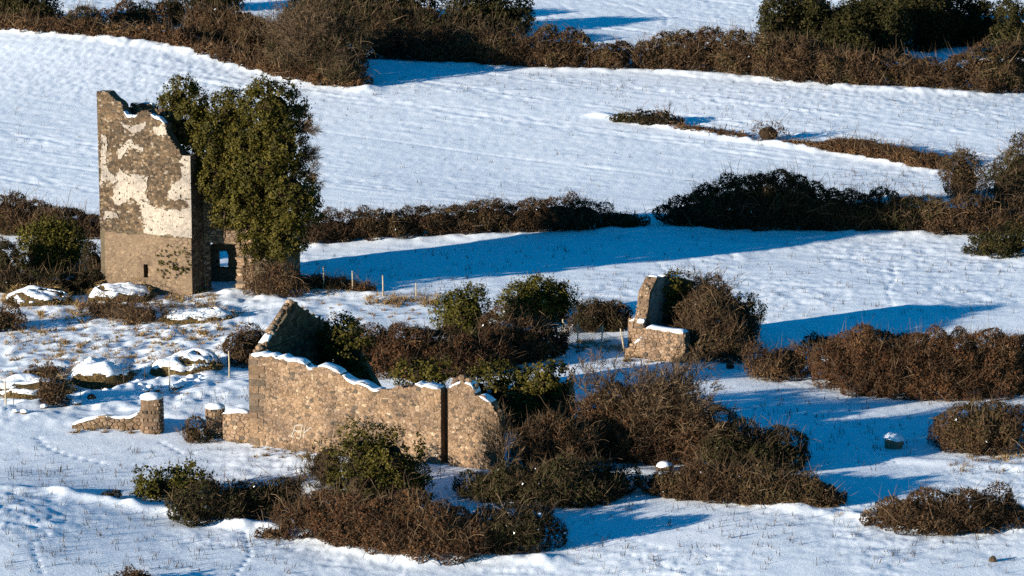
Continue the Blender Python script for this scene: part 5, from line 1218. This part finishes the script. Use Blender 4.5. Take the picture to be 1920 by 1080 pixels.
# ------------------------------------------------------------------ bird on the ivy
def bird():
    Y = TD0[1] + 2.0; P = np.array([x_at(338, 148, Y), Y, z_at(151.5, Y)])
    path = [(-0.34, 0.02, 0.012, .03), (-0.20, 0.08, 0.03, .05), (-0.08, 0.13, 0.075, .075), (0.03, 0.18, 0.095, .09), (0.12, 0.235, 0.07, .07), (0.16, 0.285, 0.05, .05), (0.20, 0.31, 0.052, .052), (0.245, 0.305, 0.035, .035), (0.28, 0.295, 0.014, .016), (0.335, 0.28, 0.004, .005)]
    V, F = [], []; n = 10
    for x, z, rz, ry in path:
        for k in range(n):
            a = k * 6.2832 / n; V.append((x, ry * math.cos(a), z + 0.06 + rz * math.sin(a)))
    for j in range(len(path) - 1):
        for k in range(n): F.append((j * n + k, j * n + (k + 1) % n, (j + 1) * n + (k + 1) % n, (j + 1) * n + k))
    F += [tuple(range(n)), tuple((len(path) - 1) * n + k for k in range(n))]
    for sy in (-0.03, 0.03):
        k = len(V)
        for z in (0.10, -0.03):
            for dx, dy in ((-.006, -.006), (.006, -.006), (.006, .006), (-.006, .006)): V.append((0.02 + dx, sy + dy, z))
        for q in range(4): F.append((k + q, k + (q + 1) % 4, k + 4 + (q + 1) % 4, k + 4 + q))
    o = link_mesh('bird', py_mesh('bird', V, F, smooth=True), ['feather_black'], None, P); o.rotation_euler = (0, 0, R(150))
    tag(o, 'small black bird perched on top of the tower ivy', 'bird')
bird()

# ------------------------------------------------------------------ weeds and grass
def scatter():
    g = Geo(); C = []
    def zone(x0, y0, x1, y1, n):
        for _ in range(n): C.append(ground(random.uniform(x0, x1), random.uniform(y0, y1)))
    zone(0, 880, 560, 1075, 210); zone(1050, 950, 1900, 1075, 110); zone(1380, 730, 1760, 860, 130); zone(1080, 660, 1400, 700, 60); zone(560, 460, 1250, 560, 110)
    zone(1400, 480, 1900, 600, 80); zone(700, 140, 1180, 180, 120); zone(1150, 150, 1900, 260, 90); zone(310, 730, 470, 770, 40); zone(1560, 320, 1740, 360, 90); zone(1780, 850, 1920, 890, 60); zone(820, 880, 900, 920, 20)
    zone(560, 440, 1900, 600, 260); zone(0, 180, 1900, 360, 260); zone(1150, 150, 1900, 240, 120); zone(0, 840, 560, 1075, 160); zone(1050, 940, 1900, 1075, 120); zone(1500, 820, 1650, 900, 20); zone(0, 880, 130, 935, 50)
    C = np.array(C); K = 4
    C = np.repeat(C, K, 0) + np.concatenate([RNG.normal(size=(len(C) * K, 2)) * 0.10, np.zeros((len(C) * K, 1))], 1)
    D = unit(np.array([0, 0, 1.0]) + RNG.normal(size=C.shape) * 0.28)
    g.slivers(C, D, 0.34, 0.014, RNG.uniform(0, 1, len(C)), 0)
    tag(g.build('weeds', ['weeds'], None, (0, 0, 0)), 'dark dead weed stalks poking through the snow', 'weeds', kind='stuff')
    g = Geo(); n = 26000
    yy = 150 * np.exp(RNG.uniform(0, math.log(345 / 150), n)); xx = yy * RNG.uniform(-0.17, 0.17, n)
    keep = RNG.random(n) < 0.10 + 1.1 * sstep(0.0, 0.45, vn(xx / 7 + 3, yy / 10) + 0.6 * vn(xx / 2.2, yy / 3)); xx, yy = xx[keep], yy[keep]
    P = np.stack([xx, yy, base(xx, yy) + detail(xx, yy) - 0.03], 1)
    g.slivers(P, unit(np.array([0, 0, 1.0]) + RNG.normal(size=P.shape) * 0.4), 0.16, 0.012, RNG.uniform(0, 1, len(P)), 0)
    tag(g.build('stubble_grass', ['weeds'], None, (0, 0, 0)), 'fine grass stubble pricking through thin snow', 'grass', kind='stuff')
    g = Geo(); C = []; S = []
    def tufts(x0, y0, x1, y1, n, s):
        for _ in range(n): C.append(ground(random.uniform(x0, x1), random.uniform(y0, y1))); S.append(s * random.uniform(0.6, 1.4))
    tufts(0, 585, 450, 680, 300, 0.32); tufts(150, 555, 420, 610, 130, 0.4); tufts(0, 690, 300, 720, 50, 0.35); tufts(300, 590, 460, 640, 14, 0.3); tufts(540, 560, 830, 605, 45, 0.22); tufts(445, 536, 660, 552, 130, 0.42); tufts(690, 556, 825, 572, 60, 0.45)
    tufts(205, 540, 400, 560, 50, 0.3); tufts(1060, 640, 1170, 662, 40, 0.34); tufts(1170, 664, 1300, 682, 40, 0.28); tufts(0, 550, 120, 600, 50, 0.35); tufts(120, 545, 170, 600, 30, 0.5)
    tufts(1390, 932, 1560, 955, 18, 0.28); tufts(1560, 955, 1680, 985, 18, 0.28); tufts(470, 828, 640, 858, 40, 0.2); tufts(385, 818, 470, 832, 20, 0.2); tufts(0, 690, 420, 740, 40, 0.25); tufts(130, 796, 300, 815, 30, 0.22); tufts(1780, 852, 1920, 885, 18, 0.35)
    C = np.array(C); S = np.array(S); K = 26
    Sk = np.repeat(S, K); A = RNG.uniform(0, 6.283, len(Sk)); rad = np.abs(RNG.normal(size=len(Sk))) * 0.35 * Sk
    off = np.stack([np.cos(A) * rad, np.sin(A) * rad, np.full(len(Sk), -0.02)], 1)
    D = unit(off * 2.2 / Sk[:, None] + np.array([0, 0, 0.8]) + RNG.normal(size=off.shape) * 0.3)
    g.slivers(np.repeat(C, K, 0) + off, D, Sk * 0.9, 0.02, np.clip(np.repeat(RNG.random(len(S)) * .5, K) + .5 * RNG.random(len(Sk)), 0, 1), 0)
    tag(g.build('dead_grass', ['dry_grass'], None, (0, 0, 0)), 'tan dead grass tussocks standing out of the snow', 'grass', kind='stuff')
scatter()
